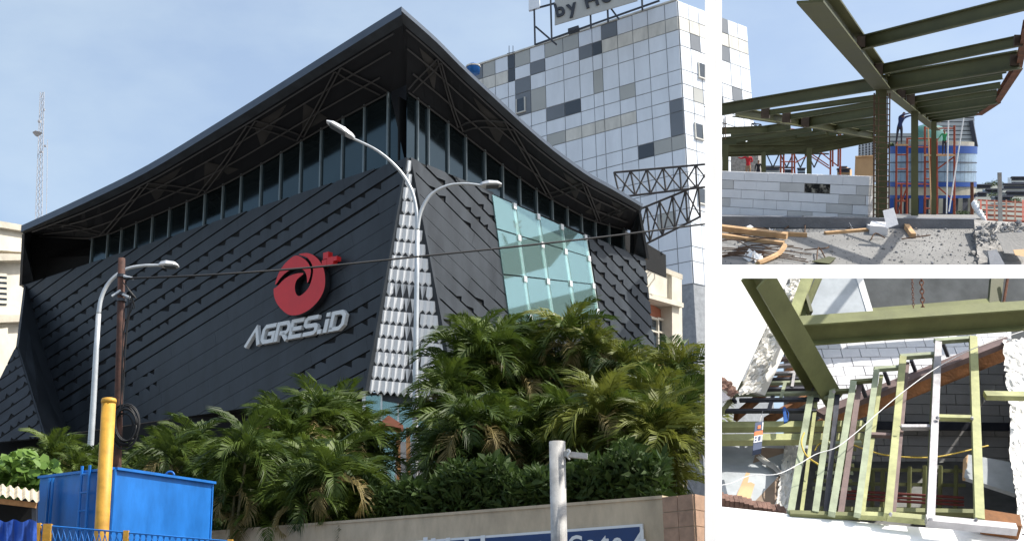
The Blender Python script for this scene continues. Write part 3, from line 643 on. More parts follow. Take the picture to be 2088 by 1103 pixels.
# ================================================================== old cream building at the far left
ob_ = thing('cream_building', at(-60, 1000, 92), 'old cream building with stepped cornices behind the far end of the showroom', 'building')
PO = PL(at(-120, 430, 86), at(70, 470, 94), at(-120, 700, 86))
def slab(name, pts, w, th, mt, par): m = MB(); m.prism([PO.hit(x, y, w) for x, y in pts], -PO.n * th); return m.fix().build(name, mt, par)
slab('wall', [(-140, 480), (78, 505), (78, 960), (-140, 960)], 0, 3, 'cream', ob_)
slab('parapet', [(-140, 438), (60, 474), (62, 515), (-140, 500)], 0.5, 4, 'cream', ob_)
slab('cornice', [(-140, 426), (64, 462), (64, 474), (-140, 440)], 0.9, 4, 'cream_dark', ob_)
slab('cornice', [(-140, 515), (64, 518), (64, 530), (-140, 534)], 0.9, 4, 'cream_dark', ob_)
slab('cornice', [(-140, 640), (60, 642), (60, 655), (-140, 662)], 0.7, 4, 'cream_dark', ob_)
for x in (-30, 8):
    slab('pilaster', [(x - 9, 670), (x + 8, 668), (x + 8, 960), (x - 9, 960)], 0.4, 0.8, 'cream', ob_)
for x, y0, y1 in ((-12, 556, 622), (-50, 556, 622), (-12, 690, 800)):
    w_ = holder('window', ob_); slab('window_pane', [(x - 8, y0), (x + 26, y0 + 2), (x + 26, y1), (x - 8, y1)], 0.06, 0.04, 'winglass', w_)
    for q in range(6):
        yy = y0 + (y1 - y0) * q / 6; slab('shutter_slat', [(x - 8, yy), (x + 26, yy + 2), (x + 26, yy + 8), (x - 8, yy + 6)], 0.14, 0.05, 'cream', w_)
# ================================================================== lattice mast
ms = thing('radio_mast', at(82, 470, 260), 'slender lattice radio mast with dishes rising beyond the roof', 'mast')
hm = (at(85, 186, 260) - at(78, 470, 260)).length
b0 = [at(78 + dx, 475, 260 + dy) for dx, dy in ((-7, 0), (7, 0), (0, 1.2))]; t0_ = [at(86 + dx, 188, 260 + dy) for dx, dy in ((-4, 0), (4, 0), (0, 0.8))]
for a, b in zip(b0, t0_):
    m = MB(); m.tube([a, b], 0.07, 4); m.build('mast_leg', 'mast', ms)
nb = 22
for i in range(nb):
    m = MB(); f0, f1 = i / nb, (i + 1) / nb
    for k in range(3): m.tube([b0[k].lerp(t0_[k], f0), b0[(k+1) % 3].lerp(t0_[(k+1) % 3], f1)], 0.045, 3); m.tube([b0[k].lerp(t0_[k], f0), b0[(k+1) % 3].lerp(t0_[(k+1) % 3], f0)], 0.04, 3)
    m.build('lattice', 'mast', ms)
m = MB(); m.tube([at(94, 470, 259), at(97, 285, 259)], 0.06, 4); m.build('side_rod', 'mast', ms)
for x, y, w, h_ in ((73, 272, 4, 10), (80, 248, 5, 4), (92, 298, 4, 3), (84, 310, 5, 3), (90, 224, 3, 3)):
    m = MB(); m.box(at(x, y, 259.5), V((w / 2700 * 260 / 2, 0, 0)), UP * (h_ / 2700 * 260 / 2), V((0, 0.3, 0))); m.build('antenna', 'mast', ms)
m = MB(); m.smooth = True; m.lathe(at(76, 275, 258), [(0.05, -0.5), (0.7, 0.1), (1.0, 0.4)], 12); m.build('dish', 'mast', ms)
# ================================================================== street lamps
def lamp(name, pts, arms, heads, d, label, r0=0.10):
    base = at_z(pts[0][0], 1331, 1.6); p0 = at(*pts[0], d); base = V((p0.x, p0.y, 0))
    t = thing(name, base, label, 'street lamp', 'street lamps')
    m = MB(); m.smooth = True; q = [base] + [at(*p, d) for p in pts]; m.tube(q, [r0 * 1.15] + [r0 - r0 * 0.25 * i / len(pts) for i in range(len(pts))], 10); m.build('pole', 'lamp_pole', t)
    m = MB(); m.lathe(base, [(0.28, 0), (0.28, 0.05), (0.16, 0.08), (0.14, 0.5), (0.11, 0.55)], 12); m.build('base_plate', 'lamp_pole', t)
    for a in arms:
        m = MB(); m.smooth = True; c = polyline([at(*p, d + (p[2] if len(p) > 2 else 0)) if len(p) == 2 else at(p[0], p[1], d + p[2]) for p in a]); m.tube(c, [r0 * 0.75 - r0 * 0.3 * i / len(c) for i in range(len(c))], 8); m.build('arm', 'lamp_pole', t)
    for (x0, y0, x1, y1) in heads:
        a, b = at(x0, y0, d - 0.15), at(x1, y1, d - 0.2); ax = (b - a); ln = ax.length; ax.normalize(); sd_ = V((0, 1, 0)); up = ax.cross(sd_).normalized(); up = up if up.z > 0 else -up
        hd = MB(); hd.smooth = False
        prof = [(0, 0.09, 0.08), (0.12, 0.20, 0.15), (0.4, 0.30, 0.19), (0.8, 0.28, 0.15), (1.0, 0.14, 0.05)]
        rings = [[a + ax * ln * s + sd_ * w * cy + up * (h_ * (cz if cz > 0 else cz * 0.25)) for cy, cz in ((-1, 0), (-0.75, 0.7), (0, 1), (0.75, 0.7), (1, 0), (0.8, -1), (-0.8, -1))] for s, w, h_ in prof]
        for r1, r2 in zip(rings, rings[1:]):
            for k in range(7): hd.poly([r1[k], r1[(k+1) % 7], r2[(k+1) % 7], r2[k]])
        hd.poly(rings[0]); hd.poly(rings[-1][::-1]); h_o = hd.fix().build('lamp_head', 'lamp_head', t)
        m = MB(); m.box(a + ax * ln * 0.58 - up * 0.045, ax * ln * 0.28, sd_ * 0.20, up * 0.02); m.build('lens', 'lamp_glass', h_o)
    return t
lamp('street_lamp', [(847, 800), (848, 700), (850, 560), (851, 470)], [[(851, 470), (849, 430), (838, 385), (812, 345), (770, 308), (716, 281)], [(851, 470), (858, 432), (878, 398), (912, 379), (950, 375), (985, 379)]], [(722, 283, 666, 249), (978, 379, 1023, 378)], 46, 'tall double armed street lamp in front of the white tiled corner')
lamp('street_lamp', [(184, 920), (190, 830), (196, 720), (201, 640)], [[(201, 640), (207, 606), (224, 574), (255, 550), (290, 542), (328, 541)]], [(324, 541, 364, 543)], 44, 'single arm street lamp behind the rusty pole', 0.11)
# rusty utility pole, cable and coil
d = 34; pb = at(238, 960, d); up_ = thing('utility_pole', (pb.x, pb.y, 0), 'rusty brown utility pole with cable brackets behind the yellow pole', 'utility pole')
m = MB(); m.smooth = True; m.tube([V((pb.x - 0.02, pb.y, 0)), at(238, 960, d), at(245, 700, d), at(248, 527, d)], [0.125, 0.12, 0.108, 0.098], 10); m.build('pole', 'rust_pole', up_)
for y in (563, 600, 612):
    m = MB(); c = at(248, y, d); m.lathe(c, [(0.11, -0.04), (0.13, -0.04), (0.13, 0.04), (0.11, 0.04)], 12); m.build('clamp', 'steel_dark', up_)
for (a, b, c, e) in ((252, 563, 272, 568), (250, 600, 266, 608), (246, 592, 228, 604)):
    m = MB(); m.tube([at(a, b, d - 0.1), at(c, e, d - 0.15)], 0.035, 6); m.build('bracket', 'lamp_pole', up_)
m = MB(); m.smooth = True
for k in range(9):
    R0 = 30 + R_(-6, 5); cx, cy = 252 + R_(-3, 8), 868 + R_(-8, 8)
    m.tube([at(cx + R0 * 0.8 * math.cos(a * math.pi / 12 + k), cy + R0 * math.sin(a * math.pi / 12 + k) * 1.2, d - 0.25 + 0.02 * k) for a in range(25)], 0.022, 5)
co = m.build('cable_coil', 'black_cable'); tag(co, 'loose coil of black cable hanging on the rusty utility pole', 'cable coil')
m = MB(); m.smooth = True
for k in range(5): m.tube(polyline([at(250, 575, d - 0.15), at(262 + 4 * k, 590 + 5 * k, d - 0.3), at(274 - 3*k, 628 - 4*k, d - 0.2), at(252, 640 + 40 * k, d - 0.15), at(248 + R_(-6, 6), 850, d - 0.2)]), 0.014, 4)
tag(m.build('drop_cable', 'black_cable'), 'thin black cables drooping down the rusty utility pole', 'cable')
m = MB(); m.smooth = True; m.tube(polyline([at(252, 568, 33.8), at(420, 561, 34), at(640, 545, 35), at(845, 524, 36), at(1050, 503, 37), at(1240, 482, 38), at(1452, 455, 39)]), 0.030, 5)
tag(m.build('overhead_cable', 'black_cable'), 'black overhead cable sagging across the whole facade', 'cable')
# ================================================================== yellow pole, post, tank, fence
d = 22; a, b = at(204, 1140, d), at(222, 818, d)
yp = thing('bollard_pole', (a.x - 0.06, a.y, 0), 'thick yellow painted steel pole with a rounded cap', 'pole')
ax = (b - a).normalized(); m = MB(); m.smooth = True; m.tube([a - ax * (a.z - 0.02) / ax.z, a, b], 0.118, 20); m.build('pole', 'yellow', yp)
m = MB(); m.smooth = True; m.tube([b - ax * 0.03, b + ax * 0.01, b + ax * 0.045, b + ax * 0.06], [0.128, 0.130, 0.118, 0.07], 20); m.build('cap', 'yellow', yp)
d = 21; a, b = at(1141, 1150, d), at(1136, 900, d)
gp = thing('steel_post', (a.x, a.y, 0), 'weathered light grey round post in front of the blue sign', 'post')
ax = (b - a).normalized(); m = MB(); m.smooth = True; m.tube([a - ax * (a.z - 0.02) / ax.z, b], 0.128, 24); m.build('post', 'grey_post', gp)
m = MB(); m.lathe(b, [(0.128, 0.0), (0.11, 0.004), (0.0, 0.004)], 20); m.build('rusted_rim', 'rust_pole', gp)
m = MB(); m.smooth = True; c = at(1159, 926, d - 0.1); m.tube([c + V((0.02 * math.cos(k), 0.06 * math.cos(k * math.pi / 8), 0.075 * math.sin(k * math.pi / 8))) for k in range(17)], 0.014, 6); m.build('ring', 'sign_white', gp)
m = MB(); m.beam(at(1150, 925, d - 0.05), at(1198, 930, d - 0.1), 0.10, 0.085); m.build('bracket', 'grey_post', gp)
# blue tank
zt = at(235, 956, 26).z; c0 = at_z(235, 956, zt); cl = at_z(82, 974, zt); cr = at_z(436, 985, zt)
tk = thing('blue_tank', V((c0.x, c0.y + 1, 0)), 'big bright blue steel tank behind the yellow pole', 'tank')
zb = 0.6; dn = UP * (zt - zb); bk = cl + (cr - c0)
m = MB(); m.poly([c0, cr, cr - dn, c0 - dn]); m.poly([cl, c0, c0 - dn, cl - dn]); m.poly([c0, cr, bk, cl]); m.poly([cr, bk, bk - dn, cr - dn]); m.poly([bk, cl, cl - dn, bk - dn]); m.poly([c0 - dn, cr - dn, bk - dn, cl - dn]); m.fix().build('tank_body', 'blue', tk)
nl = (c0 - cl).cross(UP).normalized(); nl = nl if nl.y < 0 else -nl; nr_ = (cr - c0).cross(UP).normalized(); nr_ = nr_ if nr_.y < 0 else -nr_
m = MB(); m.beam(c0 + nr_ * 0.02 + UP * 0.01, cr + nr_ * 0.02 + UP * 0.01, 0.10, 0.05); m.build('top_flange', 'blue', tk)
m = MB(); m.beam(c0 + nl * 0.02 + UP * 0.012, cl + nl * 0.02 + UP * 0.012, 0.10, 0.05); m.build('top_flange', 'blue', tk)
m = MB(); m.tube([c0 + (nl + nr_) * 0.01, c0 + (nl + nr_) * 0.01 - dn], 0.035, 6); m.build('corner_weld', 'blue', tk)
for px, y0, y1 in ((113, 980, 1080), (120, 980, 1080)):
    p = cl.lerp(c0, (px - 82) / 153); m = MB(); m.tube([p + nl * 0.12 - UP * 0.05, p + nl * 0.12 - UP * 1.6], 0.03, 6); m.build('pipe', 'blue', tk)
for s in (0.62, 0.72):
    p = cl.lerp(c0, s); m = MB(); m.tube([p + nl * 0.1 + UP * 0.12, p + nl * 0.1 - UP * 2.2], 0.03, 6); m.build('ladder_rail', 'blue', tk)
for k in range(6):
    p, q = cl.lerp(c0, 0.62), cl.lerp(c0, 0.72); o_ = nl * 0.1 - UP * (0.05 + 0.36 * k); m = MB(); m.tube([p + o_, q + o_], 0.022, 6); m.build('ladder_rung', 'blue', tk)
m = MB(); p = c0.lerp(cr, 0.28) + UP * 0.03; m.box(p + V((0, 0.4, 0.0)), (cr - c0) * 0.14, V((0, 0.2, 0)), UP * 0.04); m.build('hatch', 'blue', tk)
m = MB(); m.smooth = True; p = c0.lerp(cr, 0.5) + V((0, 0.35, 0.06)); m.tube([p + V((0.09 * math.cos(k * math.pi / 8), 0, 0.09 * math.sin(k * math.pi / 8))) for k in range(17)], 0.02, 6); m.build('lifting_eye', 'blue', tk)
for k in range(1):
    p = c0.lerp(cr, 0.985) + nr_ * 0.012; m = MB(); m.beam(p - UP * 0.05, p - dn, 0.025, 0.02, nr_); m.build('seam', 'blue', tk)
# fence of blue wire with yellow posts
d = 20; fz = at(100, 1070, d).z
fe = thing('wire_fence', at(250, 1150, d), 'low fence of blue wire mesh with yellow posts at the street edge', 'fence')
fpt = lambda x, y: at(x, y, d)
ftop = lambda x: 1070 + (x - 80) * 0.085
for x, w in ((78, 12), (98, 16), (258, 10), (470, 10)):
    m = MB(); p = fpt(x, ftop(x) - 4); m.beam(V((p.x, p.y, 0.02)), p, w / 2700 * d, 0.09); m.build('fence_post', 'yellow', fe)
m = MB(); m.tube([fpt(76, ftop(76)), fpt(470, ftop(470))], 0.014, 5); m.build('top_wire', 'blue', fe)
for k in range(34):
    x = 80 + k * 12; m = MB(); m.tube([fpt(x, ftop(x)), fpt(x + 16, ftop(x) + 62)], 0.008, 4); m.tube([fpt(x + 16, ftop(x + 16)), fpt(x, ftop(x) + 62)], 0.008, 4); m.build('mesh_wire', 'blue', fe)
# tarp and shed
m = MB(); nx_, ny_ = 22, 8; idx = {}
for i in range(nx_ + 1):
    for j in range(ny_ + 1):
        x = -30 + 105 * i / nx_; y = 1061 + 3 * math.sin(i * 0.9) + 70 * j / ny_ - 6 * (i / nx_) * (j / ny_)
        m.v.append(at(x, y, 19.6 + 0.05 * math.sin(i * 1.1 + j * 0.3) + 0.03 * math.sin(i * 2.7)))
for i in range(nx_):
    for j in range(ny_): a = i * (ny_ + 1) + j; m.f.append([a, a + 1, a + ny_ + 2, a + ny_ + 1]); m.mi.append(0)
m.smooth = True; tp = m.build('tarpaulin', 'blue_tarp'); tag(tp, 'crumpled blue tarpaulin hung on the fence at the picture corner', 'tarpaulin')
sh = thing('shed', at(-10, 1150, 25), 'low shed with a corrugated tan roof left of the blue tank', 'shed')
m = MB(); nn_ = 44
for k in range(nn_):
    x0, x1 = -60 + 140 * k / nn_, -60 + 140 * (k + 1) / nn_; z0, z1 = 0.03 * math.sin(k * 1.3), 0.03 * math.sin((k + 1) * 1.3)
    yA, yB = 1000 + (x0 + 60) * 0.16, 1000 + (x1 + 60) * 0.16
    m.poly([at(x0, yA, 25) + UP * z0, at(x1, yB, 25) + UP * z1, at(x1, yB - 22, 27) + UP * z1, at(x0, yA - 22, 27) + UP * z0])
m.build('roof', 'sheet', sh)
m = MB(); m.prism([at(-60, 1012, 26), at(74, 1030, 26), at(74, 1180, 26), at(-60, 1180, 26)], (0, 0.1, 0)); m.build('wall', 'void', sh)
m = MB(); m.beam(at(70, 1028, 25.2), at(72, 1180, 25.2), 0.08, 0.08); m.build('shed_post', 'steel_dark', sh)
m = MB(); m.beam(at(-60, 1014, 25.1), at(74, 1030, 25.1), 0.06, 0.1); m.build('roof_edge', 'timber', sh)
# ================================================================== boundary wall with sign
wz = at(1352, 1016, 26).z; wa = at_z(440, 1086, wz); wb = at_z(1352, 1016, wz)
PW = PL(wb, wa, wb + UP)
bw = thing('boundary_wall', (wb.x - 4, wb.y + 3, 0), 'long beige rendered boundary wall below the hedge', 'wall')
wa2 = wa + (wa - wb).normalized() * 6; m = MB(); m.prism([wa2, wb, V((wb.x, wb.y, 0)), V((wa2.x, wa2.y, 0))], -PW.n * 0.3); m.fix().build('wall', 'wall_beige', bw)
m = MB(); m.beam(wa2 + UP * 0.03 - PW.n * 0.15, wb + UP * 0.03 - PW.n * 0.15, 0.36, 0.06); m.build('coping', 'wall_beige', bw)
pz = at(1353, 1011, 25.6).z; pA = at_z(1351, 1013, pz); pB = at_z(1414, 1006, pz); pC = pB + V((0.55, 0.7, 0))
pi_ = thing('stone_pillar', (pA.x + 0.3, pA.y + 0.3, 0), 'brown stone tiled pillar ending the beige wall', 'pillar')
core_in = [pA, pB, pC, pA + (pC - pB)]; m = MB(); m.prism([p - UP * 0.03 for p in core_in], -UP * (pz - 0.05)); m.fix().build('core', 'wall_beige', pi_)
for (p, q) in ((pA, pB), (pB, pC)):
    e = (q - p); ln = e.length; e.normalize(); n_ = e.cross(UP); n_ = n_ if n_.dot(EYE - p) > 0 else -n_
    z = pz; r = 0
    while z > 0.4:
        for k in range(2):
            a, b = ln * k / 2, ln * (k + 1) / 2
            m = MB(); m.prism([p + e*(a+.006) + UP*(z-pz-.006) + n_*R_(.018, .028), p + e*(b-.006) + UP*(z-pz-.006) + n_*.022, p + e*(b-.006) + UP*(z-pz-.29) + n_*.022, p + e*(a+.006) + UP*(z-pz-.29) + n_*.022], -n_ * 0.02); m.fix().build('tile', 'stone_tile', pi_)
        z -= 0.3
sb = thing('gate_sign', PW.hit(1050, 1103), 'navy blue sign board with white lettering on the beige wall', 'sign')
SB = [(752, 1109), (1310, 1067), (1316, 1190), (752, 1220)]
m = MB(); m.prism([PW.hit(x, y, 0.05) for x, y in SB], -PW.n * 0.045); m.build('sign_border', 'sign_white', sb)
SB2 = [(772, 1112), (1304, 1073), (1309, 1190), (772, 1218)]
m = MB(); m.prism([PW.hit(x, y, 0.058) for x, y in SB2], -PW.n * 0.006); m.build('sign_board', 'sign_blue', sb)
eu_ = -PW.eu
xs_ = 1158
for ch, adv in (('G', 38), ('a', 31), ('t', 21), ('e', 46), ('4', 30)):
    text_mesh(ch, 0.50, 0.004, 'sign_white', PW.hit(xs_, 1128 - (xs_ - 1158) * 0.079, 0.064), eu_, UP, PW.n, 'letter', sb, 0.012); xs_ += adv
for x, h_ in ((868, 13), (884, 11), (914, 12), (952, 12), (985, 17), (1100, 5)):
    m = MB(); y0 = 1128 - (x - 1158) * 0.079; m.prism([PW.hit(x - 5, y0, 0.064), PW.hit(x + 4, y0, 0.064), PW.hit(x + 4, 1103 - h_ + 4, 0.064), PW.hit(x - 5, 1103 - h_ + 5, 0.064)], PW.n * 0.003); m.build('worn_letter', 'sign_white', sb)
# ================================================================== planting
def frond_mesh(name, droop, mt, seed, nl=26):
    rnd = random.Random(seed); m = MB(); N = 14; pts = []; p = V((0, 0, 0)); a = 0.30
    for i in range(N + 1):
        pts.append(p.copy()); p = p + V((math.cos(a), 0, math.sin(a))) / N; a -= droop / N * (0.5 + 1.2 * i / N)
    m.tube(pts, [0.016 * (1 - 0.85 * i / N) for i in range(N + 1)], 4, False)
    for i in range(nl):
        s = 0.16 + 0.84 * i / (nl - 1); k = min(N - 1, int(s * N)); f = s * N - k; c = pts[k].lerp(pts[k+1], f); t = (pts[k+1] - pts[k]).normalized(); nn = V((-t.z, 0, t.x))
        L = 0.46 * (math.sin(math.pi * min(1, 0.18 + s * 0.80)) ** 0.7) * rnd.uniform(0.85, 1.1); w = 0.021
        for sd_ in (-1, 1):
            o = V((0, sd_, 0)); dr = (t * 0.75 + o * (0.85 - 0.35 * s) + nn * rnd.uniform(0.15, 0.5)).normalized()
            m1 = c + dr * L * 0.5; tip = c + dr * L * 0.92 - V((0, 0, 1)) * L * rnd.uniform(0.25, 0.62); wv = (t * 0.8 - nn * 0.5 * sd_ * 0 ).normalized() * w
            i0 = len(m.v); m.v += [c - wv * 0.4, c + wv * 0.4, m1 + wv, m1 - wv, tip]; m.f += [[i0, i0+1, i0+2, i0+3], [i0+3, i0+2, i0+4]]; m.mi += [0, 0]
    return m.mesh(name, mt)
FR = [frond_mesh('frond', 1.3, 'palm', 1), frond_mesh('frond', 1.9, 'palm', 2), frond_mesh('frond', 2.5, 'palm', 3), frond_mesh('frond', 2.9, 'palm_dry', 4)]
FRY = [frond_mesh('frond', 1.3, 'palm_y', 5), frond_mesh('frond', 2.0, 'palm_y', 6), frond_mesh('frond', 2.6, 'palm_y', 7), FR[3]]
def palm(d, heads, label, size=1.5, n=18, gz=2.2):
    heads = list(heads) + [(heads[0][0] + R_(-30, 30), heads[0][1] + R_(55, 85)), (heads[-1][0] + R_(-30, 30), heads[-1][1] + R_(45, 80))]; size *= 1.0; heads = [(x_, y_ + 38) for x_, y_ in heads]; yl = sum(h_[0] for h_ in heads) / len(heads) > 1180
    hp = [at(x, y, d + R_(-1.2, 1.2)) for x, y in heads]; c = sum(hp, V((0, 0, 0))) / len(hp); base = V((c.x, d + 0.4, gz))
    t = thing('areca_palm', base, label, 'palm tree', 'areca palms above the wall')
    for h in hp:
        b = base + V((R_(-0.5, 0.5), R_(-0.4, 0.4), 0)); mid = b.lerp(h, 0.55) + V((R_(-.15, .15), 0, 0.1)) + V((h.x - b.x, 0, 0)) * 0.1
        m = MB(); m.smooth = True; cv = polyline([b, mid, h], 4); m.tube(cv, [0.055 - 0.025 * i / len(cv) for i in range(len(cv))], 6); m.build('trunk', 'stem', t)
        a0 = R_(0, 6.28); hs_ = R_(0.78, 1.2)
        for k in range(n):
            az = a0 + k * 2.399; f = (k + 0.5) / n; el = math.radians(72 - 82 * f + R_(-8, 8)); var = 3 if (f > 0.84 and random.random() < 0.7) else (0 if f < 0.3 else (1 if f < 0.65 else 2))
            if random.random() < 0.15: var = random.choice((0, 1, 2))
            mt = Matrix.Translation(h) @ Matrix.Rotation(az, 4, 'Z') @ Matrix.Rotation(-el, 4, 'Y') @ Matrix.Rotation(R_(-.4, .4), 4, 'X') @ Matrix.Scale(size * hs_ * R_(0.8, 1.15), 4)
            inst('frond', (FRY if yl and random.random() < 0.55 else FR)[var], mt, t)
    return t
PALMS = [
 (40, [(915, 765), (950, 735), (935, 840)], 'dark palm covering the foot of the white tiled corner', 1.55),
 (41, [(975, 700), (1020, 690), (1000, 770)], 'tall palm between the tiled corner and the teal window', 1.6),
 (42, [(1085, 680), (1060, 740), (1120, 735)], 'tall palm directly below the teal window', 1.6),
 (41, [(1165, 668), (1215, 690), (1190, 760)], 'tall palm below the far edge of the teal window', 1.6),
 (40, [(1275, 720), (1320, 745), (1290, 800)], 'palm in front of the end of the right hand slate wall', 1.55),
 (39, [(1385, 735), (1405, 790)], 'palm in front of the terracotta house', 1.4),
 (34, [(950, 850), (1010, 860), (930, 920)], 'shaded low palm behind the hedge, nearest the tiled corner', 1.35),
 (34, [(1090, 850), (1150, 820), (1120, 900)], 'shaded low palm behind the hedge above the grey post', 1.35),
 (32, [(1230, 820), (1270, 850), (1200, 880)], 'sunlit bushy palm just right of the grey post', 1.4),
 (31, [(1335, 800), (1375, 850), (1330, 900)], 'sunlit bushy palm above the stone pillar', 1.4),
 (38, [(560, 840), (600, 850), (580, 900)], 'palm below the white letters of the sign', 1.45),
 (39, [(645, 838), (690, 850), (660, 900)], 'palm to the right of the white letters, before the slate wall', 1.5),
 (40, [(700, 842), (725, 880)], 'palm beside the street level glazing, left of the lamp', 1.4),
 (33, [(500, 905), (540, 940), (470, 950)], 'low palm just right of the blue tank', 1.3),
 (33, [(620, 930), (670, 955), (590, 980)], 'low dark palm at the middle of the planting', 1.3),
 (33, [(715, 960), (735, 985)], 'low dark palm left of the timber posts', 1.05),
 (36, [(390, 895), (350, 910), (420, 925)], 'light green palm above the blue tank', 1.2),
 (40, [(310, 905), (285, 930)], 'palm just right of the rusty utility pole', 1.2),
 (42, [(150, 925), (110, 910), (195, 930)], 'dark palm at the foot of the single street lamp', 1.25),
]
for d_, hd_, lb_, sz_ in PALMS: palm(d_, hd_, lb_, sz_)
# hedge: a mass of short blades along the wall top
def mass(name, region, n, size, mt, d, label, cat, seed, parent=None):
    rnd = random.Random(seed); m = MB()
    for k in range(n):
        x, y, dd = region(rnd); c = at(x, y, dd); az = rnd.uniform(0, 6.28); el = rnd.uniform(0.1, 1.3); L = size * rnd.uniform(0.6, 1.3); w = L * rnd.uniform(0.10, 0.2)
        dr = V((math.cos(az) * math.cos(el), math.sin(az) * math.cos(el), math.sin(el))); sd_ = dr.cross(V((rnd.uniform(-1, 1), rnd.uniform(-1, 1), rnd.uniform(-.3, 1)))).normalized() * w
        mid = c + dr * L * 0.5; tip = c + dr * L - UP * L * rnd.uniform(0, .35); i = len(m.v)
        m.v += [c, mid + sd_, tip, mid - sd_]; m.f += [[i, i+1, i+2], [i, i+2, i+3]]; m.mi += [0, 0]
    return m
def wall_top(x): return 1086 - (x - 440) * 70 / 912
def hedge_region(r):
    x = r.uniform(715, 1352); b = wall_top(x); h = (82 + 20 * math.sin(x * 0.021) + 12 * math.sin(x * 0.07)); dd = 26.6 + (1352 - x) / 912 * 7.4
    f = r.random(); return x, b + 3 - h * f ** 0.8, dd + r.uniform(0.1, 2.2)
m = mass('hedge', hedge_region, 13000, 0.32, 'hedge', 27, '', '', 3)
hg = m.build('hedge', 'hedge'); tag(hg, 'dense dark green leafy hedge along the top of the beige wall', 'hedge', kind='stuff')
def low_region(r):
    x = r.uniform(438, 760); b = wall_top(x); dd = 28 + (1352 - x) / 912 * 7.0; return x, b + 4 - (42 + 18 * math.sin(x * 0.05)) * r.random(), dd + r.uniform(0, 1.5)
m = mass('ground_cover', low_region, 4000, 0.26, 'hedge', 30, '', '', 5)
tag(m.build('ground_cover', 'hedge'), 'low leafy ground cover on the wall top left of the hedge', 'ground cover', kind='stuff')
# earth bank behind the wall, so nothing floats
m = MB(); e1 = wb - PW.n * 0.3 - UP * 0.35; e2 = wa2 - PW.n * 0.3 - UP * 0.35; m.poly([e1, e2, e2 + V((0, 22, 0)), e1 + V((6, 22, 0))]); m.poly([e1, e1 + V((6, 22, 0)), V((e1.x + 6, e1.y + 22, 0)), V((e1.x, e1.y, 0))])
M['earth'] = mat('dark_earth', (0.035, 0.028, 0.02), 0.95, var=0.4, scale=2)
struct(m.build('terrain', 'earth'), 'dark planted earth bank behind the wall')
# broad leaved shrub by the shed
def shrub_region(r):
    while True:
        u, v = r.uniform(-1, 1), r.uniform(-1, 1)
        if u*u + v*v < 1 - 0.25 * math.sin(5 * math.atan2(v, u)): return 45 + 75 * u, 968 + 48 * v, 29 + r.uniform(-1, 1)
sr = thing('leafy_shrub', at(40, 1120, 29), 'bright green broad leaved shrub above the shed roof', 'shrub')
rnd = random.Random(9); m = MB()
for k in range(700):
    x, y, dd = shrub_region(rnd); c = at(x, y, dd); n_ = V((rnd.uniform(-1, 1), rnd.uniform(-1, 0.3), rnd.uniform(0.2, 1))).normalized(); t_ = n_.cross(V((rnd.random(), rnd.random(), rnd.random()))).normalized(); b_ = n_.cross(t_); L = rnd.uniform(0.10, 0.19)
    i = len(m.v); m.v += [c + t_ * L, c + t_ * L * .5 + b_ * L * .55, c - t_ * L * .4 + b_ * L * .5, c - t_ * L * .9, c - t_ * L * .4 - b_ * L * .5, c + t_ * L * .5 - b_ * L * .55]; m.f.append(list(range(i, i + 6))); m.mi.append(0)
m.build('crown', 'bright_leaf', sr)
m = MB()
for k in range(4): m.tube(polyline([at(40, 1130, 29), at(30 + 12 * k, 1040, 29), at(5 + 28 * k, 965, 29)]), [0.03] * 12 + [0.01], 5)
m.build('trunk', 'stem', sr)
# timber shelter seen between the palms
ts = thing('timber_shelter', at(830, 1060, 48), 'half hidden shelter with orange timber posts and a reddish roof', 'shelter')
for x, w in ((812, 6), (832, 9), (848, 7)):
    m = MB(); m.beam(at(x, 872, 48), at(x + 2, 1060, 48), w / 2700 * 48, 0.15); m.build('timber_post', 'timber', ts)
m = MB(); m.prism([at(770, 866, 47.5), at(792, 846, 47.5), at(822, 866, 47.5), at(818, 872, 47.5)], (0, 1.0, 0)); m.build('roof', 'terracotta', ts)
m = MB(); m.prism([at(805, 900, 48.6), at(880, 900, 48.6), at(880, 1060, 48.6), at(805, 1060, 48.6)], (0, 0.1, 0)); m.build('backdrop_panel', 'tile_grey', ts)
# ================================================================== the building site on the right: roof deck above, stairwell below
M['white_paint'] = mat('white_paint', (0.92, 0.92, 0.91), 0.7, var=0.015, scale=1.0)
M['deck'] = mat('deck_concrete', (0.22, 0.217, 0.21), 0.9, var=0.16, scale=1.6, bump=0.5, bscale=30)
M['kerb'] = mat('kerb_concrete', (0.15, 0.16, 0.18), 0.9, var=0.2, scale=3, bump=0.4, bscale=40)
M['rough_conc'] = mat('rough_concrete', (0.30, 0.29, 0.275), 0.95, var=0.35, scale=7, bump=1.0, bscale=25)
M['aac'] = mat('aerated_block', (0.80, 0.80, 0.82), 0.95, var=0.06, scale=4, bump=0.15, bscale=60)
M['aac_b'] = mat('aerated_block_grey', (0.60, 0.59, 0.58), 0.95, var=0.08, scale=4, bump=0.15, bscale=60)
M['aac_burnt'] = mat('scorched_block', (0.012, 0.011, 0.010), 0.95, scale=5.5, col2=(0.50, 0.46, 0.38), thr=(0.46, 0.60), coords='Object')
M['mortar'] = mat('mortar', (0.22, 0.22, 0.22), 0.95, var=0.2)
M['olive'] = mat('olive_primer', (0.080, 0.084, 0.036), 0.6, var=0.22, scale=2.5, bump=0.08, bscale=12)
M['rust'] = mat('rusty_steel', (0.16, 0.065, 0.035), 0.85, var=0.4, scale=6, bump=0.3)
M['cleat'] = mat('cleat_plate', (0.06, 0.042, 0.03), 0.75, var=0.4, scale=8)
M['rebar'] = mat('rebar', (0.10, 0.058, 0.035), 0.85, var=0.4, scale=10)
M['scaffold'] = mat('red_scaffold', (0.30, 0.062, 0.03), 0.6, var=0.25, scale=3)
M['ply'] = mat('plywood', (0.55, 0.36, 0.20), 0.8, var=0.2, scale=2)
